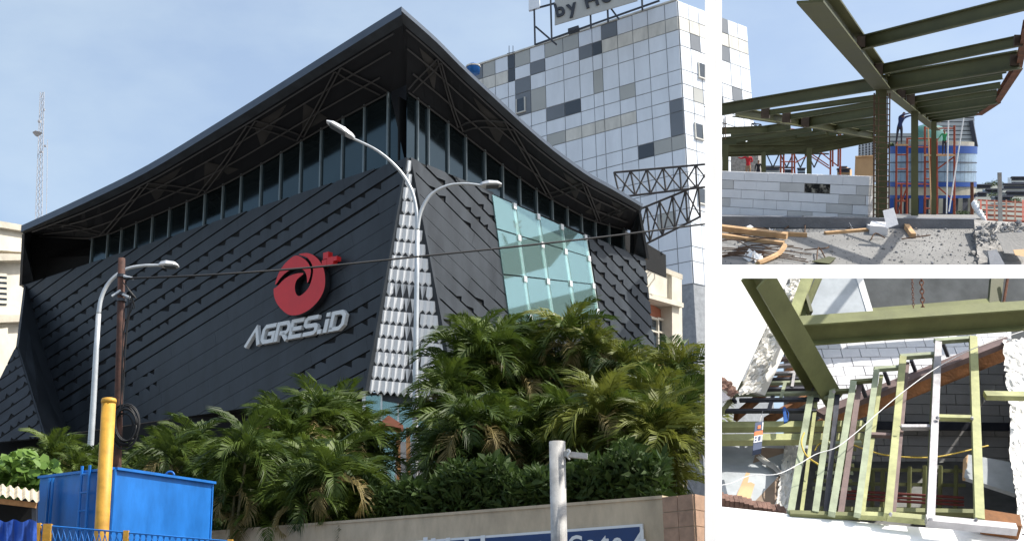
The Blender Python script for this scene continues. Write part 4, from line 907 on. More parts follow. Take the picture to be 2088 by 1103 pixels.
M['plank'] = mat('raw_plank', (0.50, 0.32, 0.17), 0.85, var=0.3, scale=5, bump=0.2)
M['plastic'] = mat('plastic_sheet', (0.80, 0.81, 0.82), 0.35, var=0.1, scale=8)
M['tb_blue'] = mat('facade_blue', (0.010, 0.060, 0.28), 0.45, var=0.12, scale=0.2)
M['tb_glass'] = mat('facade_glass', (0.20, 0.29, 0.40), 0.12, var=0.3, scale=0.35, spec=0.8)
M['tb_dark'] = mat('facade_line', (0.05, 0.055, 0.08), 0.6, var=0.2)
M['tb_stone'] = mat('facade_stone', (0.38, 0.36, 0.30), 0.8, var=0.25, scale=0.5)
M['hr_grey'] = mat('highrise_grey', (0.44, 0.47, 0.50), 0.6, var=0.1, scale=0.2)
M['green_glass'] = mat('green_dome_glass', (0.08, 0.20, 0.18), 0.15, var=0.2)
M['hill'] = mat('city_ground', (0.16, 0.17, 0.15), 0.9, var=0.45, scale=0.05, detail=9)
M['skin'] = mat('skin', (0.24, 0.13, 0.08), 0.6, var=0.08); M['cap_black'] = mat('black_cap', (0.015, 0.015, 0.017), 0.8)
for nm_, c_ in (('shirt_red', (0.45, 0.02, 0.03)), ('shirt_blue', (0.02, 0.035, 0.11)), ('shirt_green', (0.03, 0.26, 0.10)), ('shirt_black', (0.015, 0.016, 0.02)), ('pants_tan', (0.30, 0.20, 0.13)), ('pants_dark', (0.03, 0.03, 0.045))): M[nm_] = mat(nm_, c_, 0.85, var=0.15, scale=8)
RH = ray(1850, 372).normalized(); SU = C_R.cross(RH).normalized()
_upl = {}
def up(px, py, d):
    if d not in _upl: c = EYE + RH * d; _upl[d] = PL(c, c + C_R, c + SU)
    return _upl[d].hit(px, py)
# --- added white dividers, not parts of the site; faces turned toward the sun
m = MB(); m.prism([up(1437.5, -70, 9.2), up(1461.5, -70, 9.262), up(1461.5, 1190, 9.262), up(1437.5, 1190, 9.2)], RH * 0.25)
cw = m.fix().build('white_divider', 'white_paint'); tag(cw, 'plain white divider added between the street and the building site', 'column')
m = MB(); m.prism([up(1455, 543.5, 10.06), up(2140, 543.5, 10.06), up(2140, 567.5, 10.0), up(1455, 567.5, 10.0)], RH * 0.2)
ew = m.fix().build('white_divider_bar', 'white_paint'); tag(ew, 'white divider added between the roof deck and the stairwell', 'beam')
# --- deck
DK = PL(up(1462, 546, 14.7), up(2088, 546, 14.7), up(1462, 466, 16.4))
def dk(px, py, h=0.0): return DK.hit(px, py) + DK.n * h
m = MB(); m.prism([dk(1452, 545), dk(2003, 545), dk(1988, 462), dk(1452, 452)], -DK.n * 0.16)
struct(m.fix().build('deck', 'deck'), 'grey concrete roof deck')
m = MB(); m.prism([up(1452, 441, 16.4), up(1992, 447, 16.4), up(1992, 468, 16.4), up(1452, 463, 16.4)], RH * 0.5)
kb = m.fix().build('kerb', 'kerb'); tag(kb, 'dark concrete kerb across the roof deck', 'kerb')
m = MB(); m.prism([up(1446, 440, 17), up(2000, 445.5, 17), up(1992, 438, 22), up(1446, 434, 22)], -SU * 0.2)
struct(m.fix().build('deck_beyond_kerb', 'deck'), 'rough concrete slab beyond the kerb')
m = MB(); m.prism([up(1806, 446, 70), up(1990, 446, 70), up(1990, 441, 92), up(1806, 441, 92)], -SU * 0.6)
struct(m.fix().build('far_deck', 'deck'), 'far concrete slab that carries the scaffold tower')
m = MB(); m.prism([up(1492, 372, 74), up(1724, 372, 74), up(1724, 370, 84), up(1492, 370, 84)], -SU * 0.5)
struct(m.fix().build('raised_deck', 'deck'), 'raised slab behind the block wall')
m = MB(); m.prism([up(1986, 448, 16.2), up(2098, 455, 16.2), up(2098, 552, 14.6), up(1996, 552, 14.6), up(1990, 490, 15.5)], -SU * 0.25)
bs = m.fix().build('broken_slab', 'rough_conc'); tag(bs, 'broken grey slab edge at the far right of the deck', 'slab')
# pit at the right
pit = thing('concrete_pit', up(2055, 520, 13.4), 'grey formed pit sunk in the broken slab edge', 'pit')
m = MB(); m.prism([up(2030, 476, 15.2), up(2096, 474, 15.2), up(2096, 520, 14.8), up(2048, 516, 14.8)], RH * 0.06); m.build('pit_wall', 'deck', pit)
m = MB(); m.prism([up(2014, 512, 14.8), up(2032, 508, 14.9), up(2052, 545, 14.5), up(2020, 548, 14.45)], -SU * 0.1); m.build('ledge', 'kerb', pit)
m = MB(); m.prism([up(2066, 510, 14.7), up(2092, 508, 14.7), up(2092, 524, 14.6), up(2070, 520, 14.6)], RH * 0.04); m.build('brick_end', 'ply', pit)
# rubble: real lumps, too many to count
rnd = random.Random(4); m = MB()
for k in range(1700):
    zone = rnd.random()
    if zone < 0.35: x, y = rnd.uniform(1468, 1800), rnd.uniform(466, 540)
    elif zone < 0.5: x, y = rnd.uniform(1800, 1990), rnd.gauss(474, 6)
    elif zone < 0.8: x, y = rnd.uniform(1982, 2086), rnd.uniform(452, 480) + abs(rnd.gauss(0, 12))
    else: x, y = rnd.uniform(1800, 1995), rnd.uniform(478, 540)
    if y < 464 and x < 1985 or y > 541: continue
    s = abs(rnd.gauss(0, 0.003)) + 0.0018 + (0.012 if rnd.random() < 0.03 else 0)
    p = dk(x, y, s * 0.4) if x < 1990 else up(x, y, 14.55 + (545 - y) / 58.0)
    m.m = rnd.choice((0, 0, 1, 1, 2)); i0 = len(m.v); m.blob(p, s * (2.6 if x > 1985 else 1), 0.4)
rb = m.build('rubble', ['rough_conc', 'kerb', 'mortar']); tag(rb, 'grey rubble and crumbs of concrete strewn over the deck', 'rubble', kind='stuff')
# --- block wall
PB = PL(up(1462, 348.5, 18.8), up(1775, 359.5, 16.9), up(1462, 440, 18.8))
bwl = thing('block_wall', PB.hit(1600, 440), 'low wall of pale aerated blocks behind the kerb', 'wall')
uJ = [PB.uv(x, 348.5 + (x - 1462) * 0.035)[0] for x in (1473, 1516, 1561, 1609, 1661, 1715, 1774)]; bl = (uJ[-1] - uJ[0]) / 6
u0 = PB.uv(1446, 348)[0]; u1 = uJ[-1]; h0 = -(PB.uv(1462, 366.5)[1]) if PB.uv(1462, 366.5)[1] < 0 else PB.uv(1462, 366.5)[1]; sg = 1 if PB.uv(1462, 366.5)[1] > 0 else -1
m = MB(); m.prism([PB.P(u0, 0.01 * sg, -0.02), PB.P(u1 - 0.01, 0.01 * sg, -0.02), PB.P(u1 - 0.01, sg * h0 * 5.4, -0.02), PB.P(u0, sg * h0 * 5.4, -0.02)], -PB.n * 0.06); m.fix().build('mortar_core', 'mortar', bwl)
for r in range(6):
    off = (0.0, 0.52, -0.12, 0.40, -0.14, 0.4)[r]; u = uJ[0] + (off - 2) * bl
    while u < u1 - 0.02:
        a, b = max(u, u0) + 0.003, min(u + bl, u1) - 0.003
        if b - a > 0.03:
            c, d = sg * (r * h0 + 0.003), sg * ((r + 1) * h0 - 0.003); px = project(PB.P((a + b) / 2, (c + d) / 2)); w = R_(0, 0.006)
            mt = 'aac_burnt' if (1645 < px[0] < 1695 and r == 1) else ('aac_b' if random.random() < 0.2 else 'aac')
            m = MB(); m.prism([PB.P(a, c, w), PB.P(b, c, w), PB.P(b, d, w), PB.P(a, d, w)], -PB.n * 0.1); o = m.fix().build('block', mt, bwl)
            if mt == 'aac_burnt': o['label'] = 'scorched black block'
        u += bl
# --- steel roof frame
Q = PL(up(1660, 0, 10.6), up(1798, 168, 16.6), up(2080, 128, 15.6))
def q(px, py):
    p = Q.hit(px, py); dd = (p - EYE).dot(RH)
    return p if 5 < dd < 24 else up(px, py, 24)
fr = thing('steel_roof_frame', up(1797, 446, 16.9), 'olive primed steel roof frame of rafters and purlins on posts', 'steel frame')
def member(name, a, b, th, w=None, mt='olive', i_=True, hh=None):
    p, r = q(*a), q(*b); dd = min((p - EYE).dot(RH), (r - EYE).dot(RH)); h = th / 2700 * ((p - EYE).dot(RH) + (r - EYE).dot(RH)) / 2; m = MB()
    if i_: m.ibeam(p, r, (w or 0.6) * h, h, SU)
    else: m.beam(p, r, (w or 0.5) * h, h, SU)
    return m.fix().build(name, mt, fr)
member('rafter', (1652, -22), (1799, 166), 40, 0.95); member('rafter', (1799, 166), (1910, 258), 20, 0.9)
member('rafter', (1500, 229), (1657, 254), 17, 0.8); member('rafter', (1657, 254), (1780, 277), 14, 0.8)
member('main_beam', (1440, 229), (1788, 171), 24, 0.5); member('main_beam', (1810, 168), (2078, 122), 34, 0.45)
member('main_beam', (1871, 223), (2032, 199), 24, 0.5)
for a, b, th in (((1756, 88), (2110, 0), 28), ((1792, 143), (2078, 84), 20), ((1838, 189), (2044, 155), 13), ((1857, 204), (2040, 174), 12), ((1870, 214), (2033, 189), 11), ((1820, 178), (2060, 138), 8), ((1888, 233), (2015, 214), 12), ((1893, 239), (2004, 222), 11), ((1899, 246), (1994, 230), 10),
                 ((1560, 231), (1787, 199), 11), ((1604, 240), (1787, 211), 11), ((1642, 250), (1787, 226), 20), ((1657, 265), (1787, 246), 14), ((1690, 271), (1790, 257), 12), ((1722, 278), (1795, 267), 12), ((1490, 274), (1612, 257), 15), ((1502, 285), (1655, 264), 10), ((1524, 291), (1684, 268), 9), ((1548, 298), (1705, 275), 9), ((1580, 305), (1730, 282), 9), ((1640, 312), (1800, 280), 12),
                 ((1455, 268), (1602, 262), 14), ((1500, 297), (1692, 272), 9), ((1560, 303), (1722, 279), 9), ((1610, 309), (1762, 281), 9), ((1840, 181), (2052, 146), 7), ((1455, 292), (1520, 284), 18), ((1455, 305), (1640, 304), 20), ((1455, 316), (1600, 311), 10)):
    o = member('purlin', a, b, th, 0.5)
for a, b in (((2094, 50), (2078, 132)), ((2078, 132), (2034, 202)), ((2034, 202), (1996, 228))): member('edge_rafter', a, b, 15, 0.8, 'rust')
for (x, y) in ((1756, 86), (1792, 142), (2076, 84), (2068, 124), (1838, 189), (1857, 203), (1561, 231), (1604, 240), (1642, 249)):
    c = q(x, y); m = MB(); s = (c - EYE).dot(RH) / 2700; m.box(c - RH * 0.01, C_R * s * 8, SU * s * 10, RH * 0.06); m.build('cleat', 'cleat', fr)
for x, y0, y1, d, w in ((1797, 168, 448, 16.75, 20), (1865, 222, 444, 20, 13), (1904, 248, 442, 21.5, 9), (1479, 296, 356, 22, 11), (1557, 310, 356, 22, 8), (1650, 302, 362, 22, 9)):
    a, b = up(x, y1, d), up(x, y0, d); s = w / 2700 * d; m = MB(); m.ibeam(a, b, s, s * 0.95, RH); m.fix().build('post', 'olive', fr)
# rebar cage round the main post
rc = thing('rebar_cage', up(1797, 446, 16.6), 'rusty rebar cage tied round the thick steel post', 'rebar cage')
for x, dz in ((1780, 16.55), (1790, 16.5), (1808, 16.5), (1813, 16.6), (1782, 16.95), (1812, 16.95)):
    m = MB(); m.tube([up(x, 448, dz), up(x + 2, 190, dz)], 0.0055, 5); m.build('bar', 'rebar', rc)
for k in range(22):
    y = 200 + k * 11.3; m = MB(); m.tube([up(1780, y, 16.55), up(1813, y + 1, 16.5), up(1812, y, 16.95), up(1781, y + 1, 16.95), up(1780, y, 16.55)], 0.004, 4); m.build('tie', 'rebar', rc)
# starter bars, far left
sbr = thing('starter_bars', up(1470, 270, 20), 'thin upright starter bars on the left end of the frame', 'rebar')
for k in range(5):
    m = MB(); m.tube([up(1463 + 4 * k, 285, 20), up(1464 + 4 * k, 238 + 4 * (k % 2), 20)], 0.006, 4); m.build('bar', 'rebar', sbr)
m = MB(); m.tube([up(1462, 256, 20), up(1482, 252, 20)], 0.005, 4); m.build('tie', 'rebar', sbr)
# grey lift wall behind the red shirt, plywood hoarding
m = MB(); m.prism([up(1490, 308, 84), up(1546, 308, 84), up(1546, 368, 84), up(1490, 368, 84)], RH * 2); tag(m.fix().build('concrete_wall', 'rough_conc'), 'grey concrete wall under the far end of the frame', 'wall')
hb = thing('plywood_box', up(1766, 360, 22), 'tan plywood box standing behind the block wall', 'box')
m = MB(); m.prism([up(1744, 319, 22), up(1782, 317, 22), up(1784, 368, 22), up(1742, 368, 22)], RH * 0.15); m.fix().build('panel', 'ply', hb)
m = MB(); m.beam(up(1744, 320, 21.98), up(1783, 318, 21.98), 0.02, 0.02); m.build('batten', 'plank', hb)
# --- scaffolds
def scaff(base, posts, bars, d, label, r=0.055, mt='scaffold'):
    t = thing('scaffold', up(*base, d), label, 'scaffold', 'red tube scaffolds')
    for x0, y0, x1, y1 in posts:
        m = MB(); m.tube([up(x0, y0, d), up(x1, y1, d)], r, 6); m.build('standard', mt, t)
    for x0, y0, x1, y1 in bars:
        m = MB(); m.tube([up(x0, y0, d + 0.05), up(x1, y1, d + 0.05)], r * 0.7, 5); m.build('brace', mt, t)
    return t
scaff((1606, 360), [(1592, 262, 1592, 364), (1620, 264, 1620, 364), (1598, 275, 1598, 364), (1615, 277, 1615, 364)], [(1592, 262, 1620, 264), (1592, 300, 1620, 302), (1592, 330, 1620, 330), (1622, 332, 1690, 292), (1622, 292, 1690, 338)], 78, 'red scaffold frame behind the block wall, nearest the red shirted worker', 0.05)
scaff((1704, 360), [(1694, 256, 1693, 366), (1714, 258, 1713, 366), (1698, 268, 1698, 340), (1710, 268, 1709, 340)], [(1694, 256, 1714, 258), (1693, 300, 1713, 300), (1640, 310, 1693, 345), (1660, 300, 1710, 340)], 78, 'slim red scaffold frame behind the middle of the block wall', 0.05)
sc3 = scaff((1880, 446), [(1828, 290, 1827, 446), (1850, 284, 1849, 446), (1838, 375, 1837, 446), (1886, 258, 1886, 446), (1898, 282, 1899, 446), (1910, 283, 1911, 446), (1946, 256, 1946, 442)],
      [(1848, 283, 1909, 283), (1850, 300, 1910, 301), (1828, 316, 1850, 316), (1886, 316, 1946, 316), (1828, 345, 1850, 345), (1827, 375, 1911, 376), (1884, 345, 1912, 345), (1830, 410, 1850, 410), (1884, 405, 1912, 406), (1886, 330, 1912, 330), (1911, 345, 1946, 320), (1911, 380, 1946, 410), (1886, 262, 1946, 262), (1828, 440, 1850, 380), (1884, 425, 1912, 426), (1884, 365, 1912, 365)], 76, 'tall orange red scaffold tower before the round blue building', 0.06)
m = MB(); m.prism([up(1884, 315, 75), up(1948, 315, 75), up(1948, 318, 75), up(1884, 318, 75)], RH * 1.2); m.build('platform', 'plank', sc3)
m = MB(); m.prism([up(1826, 294, 75), up(1852, 294, 75), up(1852, 297, 75), up(1826, 297, 75)], RH * 1.2); m.build('platform', 'plank', sc3)
# props and ropes beside the tower
for k, (a, b, mt_, lb_) in enumerate((((1892, 250, 74), (1899, 440, 74), 'ply', 'pale upright rope beside the slim rear post'), ((1966, 235, 74), (1935, 432, 74), 'plastic', 'pale slanting rope right of the green shirted worker'), ((1934, 240, 74), (1930, 436, 74), 'plastic', 'thin straight rope hanging behind the green shirted worker'))):
    m = MB(); m.tube([up(*a), up(*b)], 0.035, 5); tag(m.build('rope', mt_), lb_, 'rope')
m = MB(); m.tube([up(1982, 372, 40), up(1982, 445, 40)], 0.05, 6); tag(m.build('pipe', 'rust'), 'thin brown upright pipe at the slab end', 'pipe')
m = MB(); m.beam(up(2038, 352, 22), up(2040, 452, 22), 0.052, 0.05); tag(m.build('fence_post', 'grey_post'), 'grey upright concrete post on the broken slab edge', 'post')
# --- people
def person(name, base, d, hpx, J, shirt, pants, label, hat=None, sleeve='short'):
    """J: joint name -> (x, y, z) in body heights (x right, y up, z to the viewer); the body is one skinned surface"""
    hgt = hpx / 2700 * d; o = up(*base, d); names = list(J); me = bpy.data.meshes.new(name)
    E = [('hip', 'belly'), ('belly', 'chest'), ('chest', 'neck'), ('neck', 'head'), ('head', 'crown')]
    for s in 'lr': E += [('chest', 'sh' + s), ('sh' + s, 'el' + s), ('el' + s, 'wr' + s), ('wr' + s, 'ha' + s), ('hip', 'th' + s), ('th' + s, 'kn' + s), ('kn' + s, 'an' + s), ('an' + s, 'to' + s)]
    RD = dict(hip=.072, belly=.066, chest=.076, neck=.030, head=.052, crown=.034, sh=.036, el=.026, wr=.018, ha=.016, th=.050, kn=.034, an=.022, to=.018)
    me.from_pydata([J[n] for n in names], [(names.index(a), names.index(b)) for a, b in E], [])
    ob = bpy.data.objects.new(name, me); COL.objects.link(ob)
    md = ob.modifiers.new('s', 'SKIN'); 
    for i, n in enumerate(names):
        k = n if n in RD else n[:2]; me.skin_vertices[0].data[i].radius = (RD[k], RD[k] * (0.8 if k in ('hip', 'belly', 'chest') else 1))
    me.skin_vertices[0].data[names.index('hip')].use_root = True
    ss = ob.modifiers.new('b', 'SUBSURF'); ss.levels = 2; ss.render_levels = 2
    dg = bpy.context.evaluated_depsgraph_get(); m2 = bpy.data.meshes.new_from_object(ob.evaluated_get(dg)); bpy.data.objects.remove(ob)
    A = {n: V(J[n]) for n in names}
    def seg(p, a, b):
        ab = b - a; t = max(0, min(1, (p - a).dot(ab) / max(1e-9, ab.length_squared))); return (p - a - ab * t).length, t
    mats = ['skin', shirt, pants, hat or 'cap_black']
    mb = MB(); mb.v = [o + C_R * (v.co.x * hgt) + SU * (v.co.y * hgt) - RH * (v.co.z * hgt) for v in m2.vertices]; mb.smooth = True
    for p in m2.polygons:
        c = p.center; best = min(E, key=lambda e: seg(c, A[e[0]], A[e[1]])[0] / (RD.get(e[0], RD.get(e[0][:2])) ** 0.5)); t = seg(c, A[best[0]], A[best[1]])[1]; a = best[0]
        if a in ('belly', 'chest') and best[1] != 'neck' or a == 'hip' and best[1] == 'belly': k = 1
        elif a == 'chest': k = 1 if t < 0.55 else 0
        elif a[:2] == 'sh': k = 1
        elif a[:2] == 'el': k = 1 if sleeve == 'long' else 0
        elif a[:2] in ('th', 'kn') or a == 'hip': k = 2
        elif a == 'head': k = 3 if c.y > A['head'].y + 0.015 or c.z < A['head'].z - 0.02 else 0
        elif a[:2] == 'an': k = 3
        else: k = 0
        mb.f.append(list(p.vertices)); mb.mi.append(k)
    mb.m = 0
    for s in 'lr':                                    # five fingers
        w, h = A['wr' + s], A['ha' + s]; dr = (h - w).normalized(); sd_ = dr.cross(V((0, 0, 1)));  sd_ = sd_.normalized() if sd_.length > 1e-3 else V((1, 0, 0))
        for k in range(5):
            f0 = h + sd_ * (k - 2) * 0.006; ln = (0.022, 0.034, 0.038, 0.035, 0.028)[k]; dd = dr if k else (dr + sd_ * -1.2).normalized()
            L = [f0 - dr * 0.01, f0 + dd * ln * 0.6, f0 + dd * ln + V((0, 0, 0.01))]
            mb.tube([o + C_R * (v.x * hgt) + SU * (v.y * hgt) - RH * (v.z * hgt) for v in L], 0.0036 * hgt, 5)
    # nose, eyes as small relief
    hd = A['head']
    for dx, dy, dz, r in ((0, 0.0, 0.058, 0.008), (-.018, 0.012, 0.05, 0.005), (.018, 0.012, 0.05, 0.005), (-.052, 0, 0, .01), (.052, 0, 0, .01)):
        v = hd + V((dx, dy, dz)); mb.blob(o + C_R * (v.x * hgt) + SU * (v.y * hgt) - RH * (v.z * hgt), r * hgt, 0.05)
    ob = mb.build(name, mats, org=o); tag(ob, label, 'person'); return ob
def pose(**k):
    J = dict(hip=(0, .52, 0), belly=(0, .60, 0), chest=(0, .74, 0), neck=(0, .84, 0), head=(0, .915, .01), crown=(0, .965, .01))
    for s, x in (('l', -1), ('r', 1)):
        J.update({'sh'+s: (x*.10, .80, 0), 'el'+s: (x*.14, .63, 0), 'wr'+s: (x*.15, .49, .03), 'ha'+s: (x*.15, .45, .04), 'th'+s: (x*.05, .49, 0), 'kn'+s: (x*.055, .28, .01), 'an'+s: (x*.055, .05, 0), 'to'+s: (x*.06, .02, .07)})
    J.update(k); return J
person('person', (1525, 372), 80, 60, pose(ell=(-.22, .76, -.05), wrl=(-.30, .78, -.12), hal=(-.34, .79, -.15), elr=(.12, .66, -.08), wrr=(.02, .66, -.16), har=(-.01, .67, -.19)), 'shirt_red', 'pants_tan', 'person in a red shirt and tan trousers reaching toward the concrete wall', 'cap_black', 'long')
person('person', (1546, 372), 79, 44, pose(), 'shirt_black', 'pants_dark', 'person in black standing just beside the red shirted worker', 'cap_black', 'long')
person('person', (1834, 296), 75.5, 66, pose(hip=(-.01, .52, 0), belly=(0, .60, .02), chest=(.04, .74, .02), neck=(.08, .83, .02), head=(.11, .90, .03), crown=(.13, .95, .03), shl=(-.03, .80, 0), shr=(.15, .80, 0), elr=(.28, .84, 0), wrr=(.42, .86, 0), har=(.46, .87, 0), ell=(.06, .86, .1), wrl=(.24, .90, .12), hal=(.28, .91, .12), knl=(-.07, .29, .04), anl=(-.10, .05, 0), tol=(-.11, .02, .06)), 'shirt_blue', 'pants_dark', 'person in dark blue reaching up to a beam from the scaffold tower', 'cap_black', 'long')
gm = person('person', (1925, 316), 75.5, 50, pose(ell=(-.20, .66, .02), wrl=(-.28, .53, .06), hal=(-.31, .50, .07), head=(-.02, .915, .02), crown=(-.03, .965, .02), knl=(-.05, .28, .05), elr=(.16, .64, .02), wrr=(.10, .52, .1), har=(.08, .50, .12)), 'shirt_green', 'pants_dark', 'person in a green shirt and dark cap standing on the scaffold platform', 'cap_black', 'short')
# --- round blue building and its neighbours
def upright(o): return frame3(o, C_R, RH, SU)
def xf(m, mt): m.v = [mt @ v for v in m.v]; return m
DB = 260.0; s_ = DB / 2700; rr = (up(1990, 372, DB) - up(1808, 372, DB)).length / 2; oB = up(1899, 440, DB) + RH * rr * 0.2; Hh = lambda y: (up(1899, y, DB) - up(1899, 440, DB)).dot(SU)
rbld = thing('round_building', up(1899, 440, DB), 'round office building with blue bands and curved glass', 'building')
def ring(name, y0, y1, r, mt, lipy=0):
    m = MB(); m.smooth = False; m.lathe(V((0, 0, 0)), [(0, Hh(y0)), (r, Hh(y0)), (r, Hh(y1)), (0, Hh(y1))], 56, math.pi, 2 * math.pi); xf(m, upright(oB)); return m.fix().build(name, mt, rbld)
ring('blue_band', 314, 299, rr * 1.005, 'tb_blue'); ring('blue_band', 381, 372, rr * 1.01, 'tb_blue'); ring('blue_band', 404, 398, rr * 0.99, 'tb_blue')
ring('stone_band', 398, 381, rr * 0.985, 'tb_stone'); ring('base', 455, 404, rr * 0.95, 'tb_dark')
for j, (y1, y0) in enumerate(((314, 331), (333, 350), (352, 371))):
    ring('floor_line', y0 + 2, y0, rr * 1.004, 'tb_dark')
    for k in range(24):
        a0, a1 = math.pi + math.pi * k / 24, math.pi + math.pi * (k + 0.96) / 24; m = MB(); m.lathe(V((0, 0, 0)), [(rr * 0.995, Hh(y0)), (rr * 0.995, Hh(y1))], 2, a0, a1); xf(m, upright(oB)); m.build('window_pane', 'tb_glass', rbld)
    ring('core', y0, y1, rr * 0.985, 'tb_dark')
ring('terrace', 299, 290, rr * 0.93, 'tb_stone')
for k in range(9):
    x = 1818 + k * 20; m = MB(); m.box(up(x, 408 + 12, DB - rr * 0.72), C_R * 4 * s_, SU * 14 * s_, RH * 0.5); m.build('ground_bay', 'tb_blue' if k % 3 == 0 else 'tb_stone', rbld)
m = MB(); m.smooth = True; m.lathe(V((0, 0, 0)), [(36 * s_, Hh(296)), (34 * s_, Hh(272)), (26 * s_, Hh(258)), (0, Hh(250))], 20); xf(m, upright(up(1890, 440, DB + 1))); m.build('glass_dome', 'green_glass', rbld)
for k in range(26):
    x = 1812 + k * 6.6; m = MB(); p = up(x, 299 + abs(x - 1899) * 0.03, DB - rr * 0.6 + abs(x - 1899) * s_ * 0.6); m.blob(p + SU * 0.3, R_(0.3, 0.7), 0.4); m.build('planter_bush', 'hedge', rbld)
hr = thing('slatted_highrise', up(1900, 300, 290), 'grey high rise with horizontal louvre bands behind the round building', 'building')
s2 = 290 / 2700
for x0, x1, yt in ((1812, 1862, 272), (1905, 1986, 206)):
    m = MB(); m.prism([up(x0, yt, 290), up(x1, yt, 290), up(x1, 440, 290), up(x0, 440, 290)], RH * 8); m.fix().build('wall', 'tb_dark', hr)
    y = yt
    while y < 302:
        m = MB(); m.prism([up(x0 - 1, y, 289.6), up(x1 + 1, y, 289.6), up(x1 + 1, y + 7, 289.6), up(x0 - 1, y + 7, 289.6)], RH * 0.8); m.fix().build('louvre_band', 'hr_grey', hr); y += 8.8
m = MB(); m.beam(up(1980, 246, 289), up(1990, 300, 289), 0.8, 0.8); m.build('corner_pipe', 'tb_dark', hr)
ap = thing('apartment_block', up(1770, 360, 330), 'pale apartment block far behind the plywood box', 'building')
m = MB(); m.prism([up(1750, 298, 330), up(1764, 292, 330), up(1764, 289, 330), up(1794, 280, 330), up(1794, 372, 330), up(1750, 372, 330)], RH * 10); m.fix().build('wall', 'tw_pale', ap)
for i in range(6):
    for j in range(7):
        x, y = 1753 + 6.6 * i, 298 + 5.2 * j - i * 1.2
        m = MB(); m.box(up(x, y, 329.8), C_R * 0.18, SU * 0.22, RH * 0.06); m.build('window', 'tb_dark', ap)
def far_block(x0, y0, x1, y1, d, mt, label, rows_=0):
    t = thing('distant_building', up((x0 + x1) / 2, y1, d), label, 'building', 'far city buildings')
    m = MB(); m.prism([up(x0, y0, d), up(x1, y0, d), up(x1, y1, d), up(x0, y1, d)], RH * 12); m.fix().build('wall', mt, t)
    m = MB(); m.beam(up(x0 - .6, y0, d - .2), up(x1 + .6, y0, d - .2), 0.8, 0.25); m.build('roof_edge', 'tb_dark', t)
    for r in range(rows_):
        y = y0 + (y1 - y0) * (r + 0.5) / rows_; m = MB(); m.beam(up(x0 + .8, y, d - 0.1), up(x1 - .8, y, d - 0.1), 0.3, (y1 - y0) / rows_ * 0.4 * d / 2700); m.build('window_band', 'tb_dark', t)
M['haze_blue'] = mat('hazed_facade', (0.40, 0.50, 0.62), 0.7, var=0.1, scale=0.1)  # distance haze put into the facade colour
far_block(1707, 345, 1733, 372, 340, 'ply', 'orange tan building low behind the block wall', 3)
far_block(1712, 341, 1726, 346, 342, 'ply', 'small tan penthouse on the orange tan building', 0)
far_block(1600, 347, 1616, 372, 420, 'haze_blue', 'haze tinted tower left of the middle scaffold frames', 4)
far_block(1626, 344, 1642, 372, 430, 'haze_blue', 'taller haze tinted tower right behind the slim steel post', 5)
far_block(1560, 340, 1590, 372, 400, 'hr_grey', 'wide grey far building just right of the black dressed person', 3)
far_block(2062, 362, 2092, 378, 330, 'tw_pale', 'white flat building on the skyline at the right edge', 2)
far_block(2046, 376, 2092, 389, 300, 'hr_grey', 'long grey roofed hall near the right edge', 1)
far_block(1992, 378, 2020, 386, 300, 'tw_beige', 'low beige roof next to the round building', 1)
far_block(2010, 387, 2044, 396, 270, 'haze_blue', 'low haze tinted roof beside the grey upright post', 1)
far_block(2052, 392, 2092, 402, 250, 'tw_beige', 'beige row of roofs under the long grey hall', 1)
far_block(1994, 394, 2012, 402, 250, 'tw_grey', 'small dark grey roof by the brown pipe', 1)
far_block(2030, 402, 2064, 412, 220, 'tw_grey', 'grey roof just above the red steel rack', 1)
# hill with the city
h1 = [up(1640, 376, 700), up(2600, 376, 700), up(2500, 474, 190), up(1700, 474, 190)]
m = MB(); m.prism(h1, -UP * 30); struct(m.fix().build('hill', 'hill'), 'built up rise beyond the roof')
def far_tree(x, y, w, d, label):
    t = thing('distant_tree', up(x, y + 4, d), label, 'tree', 'far city trees'); rnd = random.Random(int(x)); m = MB(); s = d / 2700
    for k in range(160):
        c = up(x + rnd.gauss(0, w * .3), y + rnd.gauss(0, 2.6), d + rnd.uniform(-1, 1)); dr = V((rnd.uniform(-1, 1), rnd.uniform(-1, 1), rnd.uniform(-1, 1))).normalized(); e = dr.orthogonal().normalized() * s * 2.2; m.poly([c - e, c + dr * s * 2.5, c + e])
    m.build('crown', 'hedge', t); m = MB(); m.tube([up(x, y + 7, d), up(x, y, d)], s * 0.6, 5); m.build('trunk', 'stem', t)
for x, y, w, d, lb in ((2018, 376, 22, 310, 'dark far tree just right of the round building on the skyline'), (2034, 374, 18, 320, 'rounded far tree behind the top of the grey upright post'), (2026, 398, 20, 240, 'near dark tree left of the grey upright post'), (2072, 408, 18, 215, 'dark tree above the red steel rack at the right edge'), (1962, 434, 24, 200, 'dark leafy tree at the foot of the round building')): far_tree(x, y, w, d, lb)
# red steel rack right of the slab
rk = thing('steel_rack', up(2040, 450, 30), 'low rack of orange red steel sections beyond the broken slab', 'steel rack')
for k in range(5):
    m = MB(); m.beam(up(1994 + 5 * k, 408 + 10 * k, 30 - 1.5 * k), up(2096, 414 + 9.5 * k, 30 - 1.5 * k), 0.035, 0.022); m.build('rail', 'scaffold', rk)
for x in (2000, 2012, 2028, 2052, 2070, 2086):
    m = MB(); m.beam(up(x, 409, 26), up(x, 455, 24), 0.025, 0.025); m.build('upright', 'scaffold' if x % 3 else 'rust', rk)
